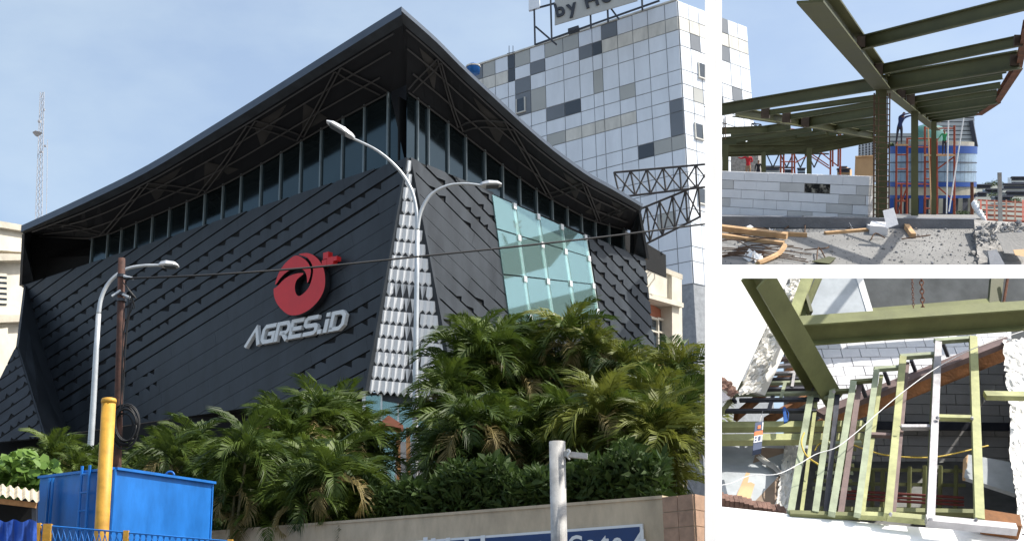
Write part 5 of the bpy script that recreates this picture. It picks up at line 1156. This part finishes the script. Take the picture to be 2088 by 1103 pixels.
# bags along the slab end
for k in range(6):
    m = MB(); m.smooth = True; c = up(1987 + 3.6 * k, 418 + 6.0 * k, 30 - 2.2 * k); s = (30 - 2.2 * k) / 2700; m.blob(c, 9 * s, 0.12, (0.6, 1, 1.1))
    tag(m.build('sandbag', 'plastic'), ('farthest', 'second', 'third', 'fourth', 'fifth', 'nearest')[k] + ' white bag of the row by the brown pipe, counted toward the kerb', 'bag', 'white bags along the slab end')
# far black truss pieces above the left scaffolds
truss2 = thing('far_truss', up(1600, 330, 90), 'dark latticed truss between the left scaffolds', 'truss')
for a, b in (((1562, 312), (1690, 314)), ((1562, 342), (1620, 342))):
    m = MB(); m.tube([up(*a, 90), up(*b, 90)], 0.06, 4); m.build('chord', 'steel_dark', truss2)
for k in range(8):
    x = 1562 + 14 * k; m = MB(); m.tube([up(x, 342 if k % 2 else 312, 90), up(x + 14, 312 if k % 2 else 342, 90)], 0.05, 4); m.build('brace', 'steel_dark', truss2)
# lattice on roof behind (small black)
lt = thing('roof_lattice', up(1544, 264, 60), 'small black lattice bracket on top of the left beam', 'bracket')
for a, b in (((1533, 252), (1533, 266)), ((1552, 254), (1552, 266)), ((1533, 252), (1552, 254)), ((1533, 266), (1552, 254)), ((1533, 252), (1552, 266)), ((1538, 250), (1546, 262)), ((1533, 259), (1552, 260))):
    m = MB(); m.tube([up(*a, 60), up(*b, 60)], 0.025, 4); m.build('bar', 'steel_dark', lt)
# --- things lying on the deck
def deckbox(name, a, b, w, h, mt, label, cat, group=None, lift=0.0):
    p, r = dk(*a, h / 2 + lift), dk(*b, h / 2 + lift); m = MB(); m.beam(p, r, w, h, DK.n); return tag(m.fix().build(name, mt), label, cat, group)
GP = 'loose timber on the deck'
deckbox('plank', (1440, 472), (1604, 492), 0.09, 0.065, 'plank', 'thick tan timber running to the left edge of the deck', 'plank', GP, 0.03)
deckbox('plank', (1440, 480), (1598, 500), 0.07, 0.04, 'plank', 'thin board under the thick tan timber', 'plank', GP)
deckbox('plank', (1585, 480), (1645, 483), 0.05, 0.045, 'plank', 'short squared timber right of the thick tan timber', 'plank', GP)
deckbox('plank', (1682, 478), (1768, 471), 0.05, 0.03, 'plank', 'narrow board lying left of the loose blocks', 'plank', GP)
deckbox('plank', (1848, 466), (1862, 486), 0.055, 0.055, 'plank', 'short timber stub right of the loose blocks', 'plank', GP)
m = MB(); c = polyline([dk(1545, 541, .02), dk(1575, 530, .03), dk(1590, 522, .04), dk(1600, 510, .06)]); m.tube(c, [0.03] * (len(c) - 1) + [0.012], 6); tag(m.build('plank', 'plank'), 'curved splintered board at the front edge of the deck', 'plank', GP)
def loose(a, sx, sy, sz, rz, tilt, label):
    o = dk(*a, 0); m = MB(); x = C_R; z = DK.n; y = z.cross(x); Rm = Matrix.Rotation(rz, 3, z) @ Matrix.Rotation(tilt, 3, y)
    X, Y, Z = Rm @ x, Rm @ y, Rm @ z; m.box(o + Z * sz / 2, X * sx / 2, Y * sy / 2, Z * sz / 2); tag(m.fix().build('loose_block', 'aac'), label, 'block', 'loose white blocks on the deck')
loose((1792, 474), 0.20, 0.22, 0.10, -0.35, 0.0, 'white block lying flat in front of the kerb')
loose((1781, 467), 0.14, 0.12, 0.05, 0.1, 0.0, 'thin white slab half hidden behind the flat block')
m = MB(); m.prism([up(1800, 430, 15.7), up(1822, 424, 15.7), up(1832, 458, 15.6), up(1808, 466, 15.6)], RH * 0.07); tag(m.fix().build('loose_block', 'aac'), 'white block leaning on edge against the kerb', 'block', 'loose white blocks on the deck')
rnd = random.Random(12)
for k in range(26):
    x0, y0 = rnd.uniform(1455, 1560), rnd.uniform(463, 532); L = rnd.uniform(40, 150); y1 = y0 + rnd.uniform(-8, 16); x1 = min(x0 + L, 1735); n = 6
    y1 = max(464, min(538, y1)); m = MB(); m.tube(polyline([dk(x0, y0, .012), dk((x0+x1)/2, (y0+y1)/2 + rnd.uniform(-3, 3), .02 + rnd.uniform(0, .03)), dk(x1, y1, .012)], 4), 0.0065, 5)
    tag(m.build('rebar_rod', 'rebar'), 'thin rusty rod in the tangle of rebar at the left of the deck', 'rebar', 'rebar rods scattered on the deck')
for pts, lb in (([(1600, 470), (1637, 452), (1641, 476)], 'hooked rebar standing up left of the deck centre'), ([(1775, 492), (1784, 487), (1804, 488)], 'small bent rebar bracket near the loose blocks'), ([(1838, 490), (1896, 491)], 'straight short rebar lying below the timber stub'), ([(1665, 538), (1668, 516), (1682, 528)], 'bent rebar loop at the front of the deck'), ([(1640, 512), (1682, 518), (1690, 505)], 'rebar with an upturned hook in the deck foreground')):
    m = MB(); m.tube(polyline([dk(x, y, 0.015 + 0.05 * (i == 1)) for i, (x, y) in enumerate(pts)], 4), 0.008, 5); tag(m.build('bent_rebar', 'rebar'), lb, 'rebar')
def bag(x, y, s, label):
    m = MB(); rnd = random.Random(int(x)); 
    for k in range(9):
        c = dk(x + rnd.uniform(-9, 9) * s, y + rnd.uniform(-4, 3) * s, 0.03 * rnd.random()); a = V((rnd.uniform(-1, 1), rnd.uniform(-1, 1), rnd.uniform(-1, 1))).normalized() * 0.06 * s; b = a.orthogonal().normalized() * 0.05 * s; e = DK.n * 0.05 * s * rnd.random(); m.poly([c - a, c + b + e, c + a, c - b * .6 - e * .4])
    tag(m.build('plastic_bag', 'plastic'), label, 'plastic bag', 'crumpled plastic on the deck')
bag(1540, 528, 1.5, 'crumpled clear plastic at the front left of the deck'); bag(1740, 464, 0.9, 'white plastic scrap beside the narrow board'); bag(1572, 478, 0.8, 'small plastic scrap on the thick timber'); bag(1530, 466, 0.7, 'pale plastic scrap near the kerb on the left')
m = MB(); m.prism([dk(1655, 538, .02), dk(1690, 528, .02), dk(1704, 531, .02), dk(1690, 543, .02)], DK.n * 0.01); tag(m.build('steel_offcut', 'olive'), 'olive steel plate offcut at the front of the deck', 'steel plate')
# ================================================================== stairwell below the deck
M['plaster'] = mat('white_plaster', (0.80, 0.79, 0.76), 0.9, var=0.05, scale=3, bump=0.1, bscale=20)
M['conc_blue'] = mat('smooth_concrete', (0.40, 0.43, 0.45), 0.85, var=0.2, scale=3)
M['conc_dim'] = mat('shaded_concrete', (0.20, 0.205, 0.20), 0.9, var=0.25, scale=4)  # concrete darkened to stand in for the shade under the deck
M['lit_lime'] = mat('lit_lime_primer', (0.36, 0.37, 0.17), 0.55, var=0.3, scale=5, bump=0.1, bscale=20)  # yellow-green olive primer with sunlit brightness put into its colour
M['sage'] = mat('sage_primer', (0.29, 0.33, 0.22), 0.55, var=0.3, scale=4, bump=0.1, bscale=20)
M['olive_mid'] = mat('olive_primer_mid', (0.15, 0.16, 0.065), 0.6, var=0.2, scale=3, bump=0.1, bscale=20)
M['bare'] = mat('bare_steel', (0.40, 0.39, 0.40), 0.5, metal=0.4, var=0.2, scale=6, bump=0.1)
M['black_steel'] = mat('mill_steel', (0.055, 0.058, 0.075), 0.5, metal=0.3, var=0.3, scale=5)
M['rust_brown'] = mat('rust_brown', (0.20, 0.085, 0.03), 0.8, var=0.45, scale=5, bump=0.2)
M['mauve_rust'] = mat('mauve_rust', (0.17, 0.12, 0.115), 0.7, var=0.3, scale=6)
M['rough_white'] = mat('broken_mortar', (0.80, 0.78, 0.74), 0.95, var=0.2, scale=8, bump=0.4, bscale=25)
M['brick'] = mat('brick', (0.22, 0.13, 0.10), 0.9, var=0.35, scale=12, bump=0.5)
M['board'] = mat('hardboard', (0.30, 0.22, 0.16), 0.85, var=0.2, scale=4)
M['carton'] = mat('carton_navy', (0.06, 0.08, 0.14), 0.6, var=0.1); M['orange'] = mat('print_orange', (0.70, 0.18, 0.06), 0.6, var=0.08); M['print_white'] = mat('print_white', (0.72, 0.73, 0.76), 0.6, var=0.06)
M['wire_white'] = mat('white_wire', (0.75, 0.75, 0.74), 0.5, var=0.05); M['cord_yellow'] = mat('yellow_cord', (0.60, 0.42, 0.06), 0.5, var=0.2, scale=8); M['tool_blue'] = mat('tool_blue', (0.02, 0.09, 0.32), 0.4)
M['pipe_red'] = mat('dark_red_pipe', (0.16, 0.035, 0.03), 0.6)
WP = PL(at(1462, 690, 12.5), at(2088, 690, 12.5), at(1462, 1050, 10.5))
def w(px, py, off=0.0): return WP.hit(px, py, off)
K = 11.4 / 2700
def bar(name, a, b, wpx, mt, par, off=0.0, h=None, up_=None):
    m = MB(); m.beam(w(*a, off), w(*b, off), wpx * K, (h or wpx) * K, up_ or WP.n); return m.fix().build(name, mt, par)
def plate(name, pts, th, mt, par=None, lab=None, cat=None, kind=None):
    """pts: (px, py, depth)"""
    P = [at(*p) for p in pts]; n = (P[1] - P[0]).cross(P[2] - P[0]).normalized(); n = n if n.dot(EYE - P[0]) > 0 else -n
    m = MB(); m.prism(P, -n * th); o = m.fix().build(name, mt, par)
    if kind: struct(o, lab, kind)
    elif lab: tag(o, lab, cat)
    return o
def rough_patch(m, q4, nu, nv, amp, seed):
    rnd = random.Random(seed); a, b, c, d = q4; n = (b - a).cross(d - a).normalized(); n = n if n.dot(EYE - a) > 0 else -n; i0 = len(m.v)
    for i in range(nu + 1):
        for j in range(nv + 1):
            u, v = i / nu, j / nv; p = a.lerp(b, u).lerp(d.lerp(c, u), v); k = 1.0 if 0 < i < nu else 0.5
            m.v.append(p + n * (rnd.random() ** 1.6) * amp + (b - a) / nu * rnd.uniform(-.45, .45) + (d - a) / nv * rnd.uniform(-.45, .45))
    for i in range(nu):
        for j in range(nv): s = i0 + i * (nv + 1) + j; m.f.append([s, s + 1, s + nv + 2, s + nv + 1]); m.mi.append(m.m)
def fill_blocks(pl, bound, a, b, rowpx, lenm, rowm, mt, parent, stagger=0.5, g=0.004, th=0.05):
    bd = [pl.uv(*p) for p in bound]; ua, ub = pl.uv(*a), pl.uv(*b); d = V((ub[0]-ua[0], ub[1]-ua[1])).normalized(); nn = V((-d.y, d.x))
    ts = [V(p).dot(nn) for p in bd]; ss = [V(p).dot(d) for p in bd]; t = min(ts) - rowm * 0.4; r = 0
    while t < max(ts):
        s = min(ss) - lenm * (1 + (r % 2) * stagger) + R_(-.03, .03)
        while s < max(ss):
            L = lenm * R_(0.94, 1.06); qd = [(s + g, t + g), (s + L - g, t + g), (s + L - g, t + rowm - g), (s + g, t + rowm - g)]; s += L
            pp = clip([(d.x*x + nn.x*y, d.y*x + nn.y*y) for x, y in qd], bd)
            if len(pp) > 2 and area2(pp) > 1e-4:
                o = R_(0, 0.004); m = MB(); m.prism([pl.P(u, v, o) for u, v in pp], -pl.n * th); m.fix().build('block', mt, parent)
        t += rowm; r += 1
# --- enclosing walls and floors
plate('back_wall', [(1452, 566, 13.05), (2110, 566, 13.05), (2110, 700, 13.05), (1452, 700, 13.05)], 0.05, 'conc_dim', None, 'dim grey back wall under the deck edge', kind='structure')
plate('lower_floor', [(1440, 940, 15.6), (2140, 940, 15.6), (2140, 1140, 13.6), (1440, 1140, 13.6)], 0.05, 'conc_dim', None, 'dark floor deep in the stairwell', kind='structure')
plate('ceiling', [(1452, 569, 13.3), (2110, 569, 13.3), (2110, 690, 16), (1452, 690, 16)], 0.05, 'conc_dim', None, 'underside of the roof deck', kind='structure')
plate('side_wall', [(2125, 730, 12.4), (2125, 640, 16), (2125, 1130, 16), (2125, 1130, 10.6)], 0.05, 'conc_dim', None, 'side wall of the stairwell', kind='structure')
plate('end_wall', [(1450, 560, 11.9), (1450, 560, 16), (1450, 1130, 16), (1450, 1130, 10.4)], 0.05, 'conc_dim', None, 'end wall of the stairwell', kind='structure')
# left plaster wall with broken edge
lw = thing('plaster_wall', at(1500, 800, 11.5), 'white plastered wall with a broken rough edge at the left of the stairwell', 'wall')
plate('plaster_face', [(1452, 560, 11.9), (1612, 560, 12.2), (1498, 806, 11.35), (1452, 772, 11.2)], 0.06, 'plaster', lw)
m = MB(); rough_patch(m, (at(1612, 560, 12.15), at(1632, 560, 12.3), at(1606, 655, 12.0), at(1580, 630, 11.95)), 8, 24, 0.05, 1); rough_patch(m, (at(1562, 655, 11.9), at(1590, 690, 11.9), at(1545, 800, 11.5), at(1503, 808, 11.4)), 12, 40, 0.06, 2); m.build('broken_edge', 'rough_white', lw)
plate('broken_face', [(1584, 676, 11.95), (1608, 700, 12.1), (1560, 806, 11.7), (1540, 800, 11.6)], 0.05, 'plaster', lw)
m = MB(); rough_patch(m, (at(1452, 752, 11.2), at(1505, 800, 11.3), at(1488, 812, 11.2), at(1452, 782, 11.1)), 16, 6, 0.04, 7); m.build('brick_edge', 'brick', lw)
plate('gutter', [(1452, 778, 11.0), (1490, 812, 11.0), (1470, 820, 10.95), (1452, 800, 10.95)], 0.02, 'bare', lw)
# concrete column face and recess behind the big beam
plate('shaft_wall', [(1668, 560, 12.85), (1744, 560, 12.85), (1770, 644, 12.6), (1636, 654, 12.5)], 0.06, 'conc_blue', None, 'smooth blue grey concrete face behind the horizontal beam', 'wall')
plate('shaft_wall', [(1744, 560, 12.84), (1758, 560, 12.84), (1782, 640, 12.6), (1770, 644, 12.59)], 0.06, 'plaster', None, 'pale edge of the blue grey concrete face', 'wall')
plate('ledge_shadow_strip', [(1778, 628, 12.7), (2040, 606, 12.7), (2040, 620, 12.6), (1782, 642, 12.6)], 0.04, 'olive_mid', None, 'dark olive strip painted as shade along the foot of the recess', 'beam')  # dark strip stands in for the ledge's shadow, no beam here
rp = thing('steel_post_pair', at(2035, 640, 12.5), 'dark olive post with a rusty pipe in the recess corner', 'post')
plate('post', [(2022, 560, 12.8), (2048, 560, 12.8), (2040, 630, 12.6), (2016, 630, 12.6)], 0.08, 'olive', rp)
m = MB(); m.tube([at(2056, 560, 12.7), at(2044, 632, 12.6)], 0.014, 6); m.build('pipe', 'rust', rp)
# --- block walls
PB2 = PL(at(1625, 705, 12.8), at(2060, 675, 12.8), at(1640, 850, 12.35))
lb = thing('block_wall', at(1850, 780, 12.7), 'bright block wall between the horizontal beam and the stair stringer', 'wall')
BN = [(1628, 704), (2062, 676), (2062, 706), (1700, 848), (1672, 846)]
m = MB(); m.prism([PB2.hit(x, y, -0.02) for x, y in BN], -PB2.n * 0.05); m.fix().build('mortar_core', 'mortar', lb)
fill_blocks(PB2, BN, (1640, 728), (1980, 722), 25, 0.19, 0.118, 'aac', lb)
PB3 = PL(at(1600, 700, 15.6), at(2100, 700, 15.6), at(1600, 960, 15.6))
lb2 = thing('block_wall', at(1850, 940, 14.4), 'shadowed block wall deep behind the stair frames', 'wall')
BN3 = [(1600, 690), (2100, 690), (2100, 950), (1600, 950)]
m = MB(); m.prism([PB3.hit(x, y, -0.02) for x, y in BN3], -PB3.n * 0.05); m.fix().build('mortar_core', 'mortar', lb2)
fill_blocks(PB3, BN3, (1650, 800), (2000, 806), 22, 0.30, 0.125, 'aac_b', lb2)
plate('floor_beam', [(1600, 856, 15.45), (2100, 862, 15.45), (2100, 878, 15.45), (1600, 872, 15.45)], 0.05, 'black_steel', None, 'dark steel channel across the shadowed block wall', 'beam')
# --- heavy beams in front
st = thing('steel_beams', at(1690, 800, 12), 'heavy olive girders crossing above the stair', 'steel frame')
CAMD = lambda p: (EYE - p).normalized()
p0, p1 = at(1543, 562, 10.5), at(1688, 812, 11.9); upv = (CAMD(p0) + V((0.35, 0, 0.1))).normalized()
m = MB(); m.ibeam(p0, p1, 0.20, 0.19, upv, 0.014, 0.012); m.fix().build('diagonal_beam', 'olive_mid', st)
p0, p1 = at(1606, 677, 11.55), at(2110, 642, 11.75); m = MB(); m.ibeam(p0, p1, 0.17, 0.22, V((0, -0.66, 0.75)), 0.016, 0.012); m.fix().build('cross_beam', 'olive_mid', st)
m = MB(); m.beam(at(1652, 552, 12.0), at(1614, 655, 11.75), 0.10, 0.06, (0, -.7, .7)); m.fix().build('stub_beam', 'lit_lime', st)
m = MB(); m.beam(at(1676, 552, 12.1), at(1634, 650, 11.85), 0.05, 0.06, (0, -.7, .7)); m.fix().build('stub_beam', 'olive_mid', st)
m = MB(); m.beam(at(1640, 600, 11.9), at(1652, 640, 11.8), 0.03, 0.08); m.fix().build('gusset', 'olive', st)
for y, hh in ((871, 21), (897, 23)): bar('twin_beam', (1448, y), (1762, y - 3), hh, 'lit_lime', st, -0.10, 14)
bar('end_bar', (2008, 806), (2110, 808), 19, 'lit_lime', st, 0.16, 12)
# --- stair: stringer and tread frames
sf = thing('steel_stair', at(1800, 1050, 10.8), 'unfinished steel stair of narrow rectangular tread frames', 'stair')
m = MB(); m.beam(at(1672, 846, 12.0), at(2056, 694, 12.35), 0.12, 0.055, (0, -.5, .8)); m.fix().build('stringer', 'mauve_rust', sf)
m = MB(); m.beam(at(1672, 870, 12.15), at(2060, 716, 12.5), 0.03, 0.13, (0, -.2, .9)); m.fix().build('stringer_web', 'rust_brown', sf)
VB = [((1652, 812), (1612, 1046), 13, 'sage', 0.02), ((1664, 818), (1634, 1046), 7, 'lit_lime', -0.03), ((1697, 795), (1662, 1046), 12, 'sage', 0.05), ((1708, 800), (1684, 1046), 10, 'black_steel', 0.0), ((1740, 780), (1696, 1048), 13, 'sage', 0.08), ((1752, 786), (1714, 1048), 11, 'mauve_rust', 0.03),
      ((1787, 756), (1748, 1050), 12, 'sage', 0.11), ((1797, 766), (1758, 1050), 8, 'lit_lime', 0.05), ((1841, 730), (1810, 1052), 14, 'lit_lime', 0.14), ((1851, 740), (1822, 1050), 7, 'mauve_rust', 0.08), ((1913, 700), (1897, 1062), 14, 'bare', 0.18), ((1904, 730), (1889, 1050), 5, 'olive_mid', 0.12), ((1984, 690), (1997, 1062), 16, 'lit_lime', 0.18)]
for a, b, wd, mt_, of in VB: bar('tread_rail', a, b, wd, mt_, sf, of, wd * 0.9)
for a, b, wd, mt_, of in [((1690, 799), (1744, 796), 9, 'olive_mid', .05), ((1735, 779), (1787, 775), 9, 'olive_mid', .08), ((1783, 753), (1840, 749), 10, 'sage', .11), ((1836, 728), (1906, 723), 11, 'sage', .14), ((1906, 696), (1990, 690), 11, 'sage', .18),
                          ((1772, 886), (1818, 888), 9, 'mauve_rust', .08), ((1838, 871), (1896, 871), 10, 'bare', .14), ((1913, 851), (1986, 853), 11, 'lit_lime', .18), ((1690, 905), (1756, 903), 9, 'sage', 0.0),
                          ((1610, 1047), (1752, 1052), 11, 'olive_mid', .04), ((1750, 1050), (1812, 1053), 12, 'lit_lime', .08), ((1808, 1052), (1892, 1060), 14, 'lit_lime', .13), ((1888, 1061), (2072, 1079), 17, 'bare', .19), ((1660, 1040), (2000, 1046), 12, 'olive_mid', -.05), ((2000, 1062), (2078, 1074), 34, 'rust_brown', .10)]:
    bar('cross_bar', a, b, wd, mt_, sf, of, wd * 0.9)
for x, y in ((1757, 790), (1805, 765), (1860, 742), (1925, 708)):
    m = MB(); m.beam(w(x - 2, y - 8, 0.05), w(x + 8, y + 18, -0.1), 0.03, 0.03); m.build('riser_bracket', 'black_steel', sf)
# welds
for x, y in ((1898, 1058), (1816, 1048), (1990, 1058), (1912, 852), (1983, 853), (1838, 870), (1700, 798)):
    m = MB(); m.blob(w(x, y, 0.23), 0.016, 0.4); m.build('weld', 'bare', sf)
# --- lower flight at left
lf = thing('steel_stair', at(1580, 840, 11.4), 'lower left flight of steel stair bars beside the plaster wall', 'stair')
for a, b, wd, mt_ in [((1582, 735), (1618, 728), 9, 'mauve_rust'), ((1562, 748), (1626, 744), 8, 'bare'), ((1541, 763), (1638, 760), 8, 'bare'), ((1559, 774), (1645, 772), 7, 'black_steel'), ((1516, 783), (1652, 779), 8, 'sage'), ((1531, 794), (1658, 792), 8, 'black_steel'), ((1486, 805), (1665, 801), 8, 'sage'), ((1508, 816), (1670, 814), 8, 'black_steel'), ((1478, 838), (1664, 837), 9, 'black_steel'), ((1656, 808), (1694, 810), 9, 'sage'),
                      ((1620, 758), (1615, 790), 6, 'bare'), ((1601, 780), (1592, 812), 7, 'sage'), ((1577, 803), (1567, 840), 8, 'black_steel'), ((1516, 780), (1468, 846), 9, 'lit_lime'), ((1490, 808), (1500, 820), 6, 'black_steel'), ((1524, 786), (1534, 798), 6, 'black_steel')]:
    bar('tread_bar', a, b, wd, mt_, lf, R_(-0.02, 0.02), 7)
bar('stringer', (1500, 850), (1625, 745), 9, 'rust_brown', lf, -0.14, 20); bar('stringer', (1560, 860), (1680, 790), 9, 'rust_brown', lf, -0.2, 20)
# --- lower left landing with broken edges
plate('landing', [(1450, 905, 11.9), (1650, 905, 12.0), (1606, 1052, 10.95), (1450, 1030, 10.85)], 0.06, 'conc_blue', None, 'grey landing under the twin green beams', kind='structure')
plate('hardboard_sheet', [(1545, 912, 11.85), (1632, 915, 11.9), (1596, 1035, 11.0), (1512, 1015, 11.05)], 0.02, 'board', None, 'brown hardboard sheet lying on the landing', 'board')
plate('hardboard_sheet', [(1522, 962, 11.42), (1545, 968, 11.40), (1528, 1022, 10.98), (1500, 1014, 10.98)], 0.02, 'ply', None, 'small tan board leaning on the brown sheet', 'board')
m = MB(); rough_patch(m, (at(1600, 905, 11.95), at(1640, 915, 11.9), at(1606, 1046, 10.9), at(1580, 1040, 10.95)), 8, 30, 0.05, 3); rough_patch(m, (at(1545, 935, 11.6), at(1555, 930, 11.6), at(1600, 965, 11.4), at(1595, 975, 11.35)), 10, 3, 0.04, 4)
tag(m.build('broken_edge', 'rough_white'), 'crumbling mortar edge beside the brown hardboard', 'rubble edge')
be = thing('brick_course', at(1530, 1035, 10.7), 'course of broken red bricks along the white ledge', 'brickwork')
for k in range(15):
    x = 1462 + k * 9.6; y = 1012 + k * 2.0 + R_(-1, 1); m = MB(); m.box(at(x, y + 4, 10.75), C_R * 0.017, V((0, -.04, .05)) * R_(0.4, 0.75), V((0, .03, .03))); m.fix().build('brick', 'brick', be)
plate('white_ledge', [(1448, 1030, 10.55), (1600, 1046, 10.5), (1810, 1069, 10.4), (2112, 1092, 10.3), (2112, 1190, 9.6), (1448, 1190, 9.6)], 0.10, 'white_paint', None, 'bright white ledge along the bottom of the stairwell', 'ledge')
# --- right rough concrete
m = MB(); e_ = [(2044, 694, 12.3), (2050, 760, 12.0), (2060, 840, 11.7), (2057, 905, 11.4), (2070, 1000, 10.9), (2078, 1092, 10.5)]
for k, (a, b) in enumerate(zip(e_, e_[1:])): rough_patch(m, (at(*a), at(2120, a[1] - 6, a[2]), at(2120, b[1], b[2]), at(*b)), 12, 12, 0.022, 20 + k)
tag(m.build('concrete_ledge', 'rough_white'), 'rough broken white concrete edge at the right of the stair', 'concrete edge')
cs = thing('concrete_slab', at(2010, 1000, 11.8), 'mottled grey board leaning in the shaft at the right', 'slab')
plate('face', [(1974, 926, 12.35), (2064, 942, 12.2), (2070, 1006, 11.9), (1966, 972, 12.1)], 0.04, 'conc_blue', cs); plate('edge', [(1964, 936, 12.3), (1974, 926, 12.33), (1970, 974, 12.1), (1962, 974, 12.1)], 0.03, 'ply', cs)
# frames deep in the shaft
df = thing('deep_frame', at(1870, 1040, 12.9), 'dark olive frame grid deep in the shaft', 'steel frame')
for x, y0, y1 in ((1780, 960, 1060), (1800, 958, 1060), (1822, 955, 1050), (1855, 952, 1048), (1886, 950, 1048), (1918, 950, 1046), (1950, 950, 1046)):
    m = MB(); m.beam(at(x, y0, 14.0), at(x - 2, y1, 13.8), 0.035, 0.04); m.build('upright', 'olive_mid', df)
for y, d_ in ((956, 14.0), (985, 13.95), (1035, 13.85)):
    m = MB(); m.beam(at(1700, y, d_), at(1968, y + 4, d_), 0.03, 0.035); m.build('rail', 'olive_mid', df)
gr = thing('deep_frame', at(1720, 960, 12.4), 'small lattice of green bars below the yellow cord', 'steel frame')
for k in range(6):
    y = 915 + 16 * k; m = MB(); m.beam(at(1672 - k * 3, y, 12.2 - .06 * k), at(1745 - k * 2, y + 1, 12.2 - .06 * k), 0.025, 0.03); m.build('rung', 'sage' if k % 2 else 'olive_mid', gr)
for k in range(3):
    m = MB(); m.beam(at(1676 + 26 * k, 910, 12.25), at(1664 + 26 * k, 1010, 11.9), 0.022, 0.03); m.build('upright', 'olive_mid', gr)
for k, y in enumerate((1006, 1014, 1021)):
    m = MB(); m.tube([at(1690, y - 8, 13.7), at(1965, y + 8, 13.7)], 0.014, 6); tag(m.build('pipe', 'pipe_red'), ('uppermost', 'middle', 'lowest')[k] + ' of three dark red pipes deep in the shaft', 'pipe', 'red pipes in the shaft')
# chains
for x, r_, lb_ in ((1859, 0.010, 'thin rusty chain hanging above the cross beam'), (1878, 0.017, 'thick rusty chain hanging above the cross beam')):
    a = at(x, 555, 12.2); b = at(x + 4, 634, 12.05); t = thing('chain', b, lb_, 'chain', 'hoist chains'); n = int((b - a).length / (r_ * 2.9)); m = MB(); ax = (b - a).normalized()
    m.tube([V((r_ * math.cos(k * math.pi / 5), 0, r_ * 1.9 * math.sin(k * math.pi / 5))) for k in range(11)], r_ * 0.32, 5, False); lm = m.mesh('link', 'rust')
    for k in range(n): inst('link', lm, Matrix.Translation(a.lerp(b, (k + .5) / n)) @ ax.to_track_quat('Z', 'Y').to_matrix().to_4x4() @ Matrix.Rotation(math.pi / 2 * (k % 2), 4, 'Z'), t)
# hanging carton, clamp, wires
cb = thing('electrode_carton', w(1546, 918, 0.12), 'navy and orange printed carton hanging before the twin green beams', 'carton')
cx = [(1540, 861), (1557, 858), (1553, 914), (1535, 918)]
m = MB(); m.prism([w(x, y, 0.16) for x, y in cx], -WP.n * 0.05); m.fix().build('box', 'carton', cb)
f = lambda s, t: tuple(cx[0][i] + (cx[1][i]-cx[0][i])*s + ((cx[3][i] + (cx[2][i]-cx[3][i])*s) - (cx[0][i] + (cx[1][i]-cx[0][i])*s))*t for i in (0, 1))
for nm_, s0, s1, a, b, mt_ in (('orange_band', .02, .98, .34, .50, 'orange'), ('white_panel', .02, .98, .50, .74, 'print_white'), ('orange_emblem', .35, .7, .14, .26, 'orange'), ('side_stripe', .86, .99, .05, .32, 'print_white'), ('print_block', .12, .34, .54, .60, 'carton'), ('print_block', .5, .8, .54, .70, 'carton'), ('print_block', .12, .34, .64, .70, 'carton')):
    m = MB(); m.prism([w(*f(s0, a), 0.162), w(*f(s1, a), 0.162), w(*f(s1, b), 0.162), w(*f(s0, b), 0.162)], WP.n * (0.003 if nm_ != 'print_block' else 0.005)); m.build(nm_, mt_, cb)
m = MB(); m.tube([w(1549, 860, 0.14), w(1553, 846, 0.12), w(1555, 838, 0.05)], 0.003, 5); m.build('hook', 'bare', cb)
cl_ = thing('clamp', w(1600, 858, 0.05), 'slim blue clamp hooked on the dark stair bar', 'clamp')
m = MB(); m.prism([w(1596, 830, 0.06), w(1601, 828, 0.06), w(1606, 858, 0.06), w(1599, 860, 0.06)], -WP.n * 0.02); m.fix().build('body', 'tool_blue', cl_)
m = MB(); m.tube([w(1601, 830, 0.05), w(1608, 842, 0.05), w(1606, 858, 0.05)], 0.004, 5); m.build('lever', 'tool_blue', cl_)
def cord(name, pts, r, mt, label, off): m = MB(); m.smooth = True; m.tube(polyline([w(x, y, off + (z if len(p_) > 2 else 0)) for p_ in pts for x, y, z in [(p_[0], p_[1], p_[2] if len(p_) > 2 else 0)]], 6), r, 6); tag(m.build(name, mt), label, 'cable')
cord('wire', [(1455, 990), (1490, 985), (1530, 969), (1585, 966), (1630, 945), (1665, 925), (1705, 912), (1745, 882), (1790, 842), (1840, 800), (1900, 756), (1960, 722), (2020, 697), (2095, 672)], 0.0038, 'wire_white', 'long thin white wire slung across the stair frames', 0.26)
cord('power_cord', [(1640, 882), (1634, 902), (1644, 928), (1668, 946)], 0.007, 'cord_yellow', 'short yellow cord looped over the first tread rail', 0.10)
cord('power_cord', [(1662, 918), (1672, 904), (1702, 899), (1732, 904), (1770, 918), (1810, 928), (1860, 932), (1910, 931), (1960, 921), (2015, 908)], 0.0065, 'cord_yellow', 'long yellow cord sagging behind the bare steel rail', 0.0)
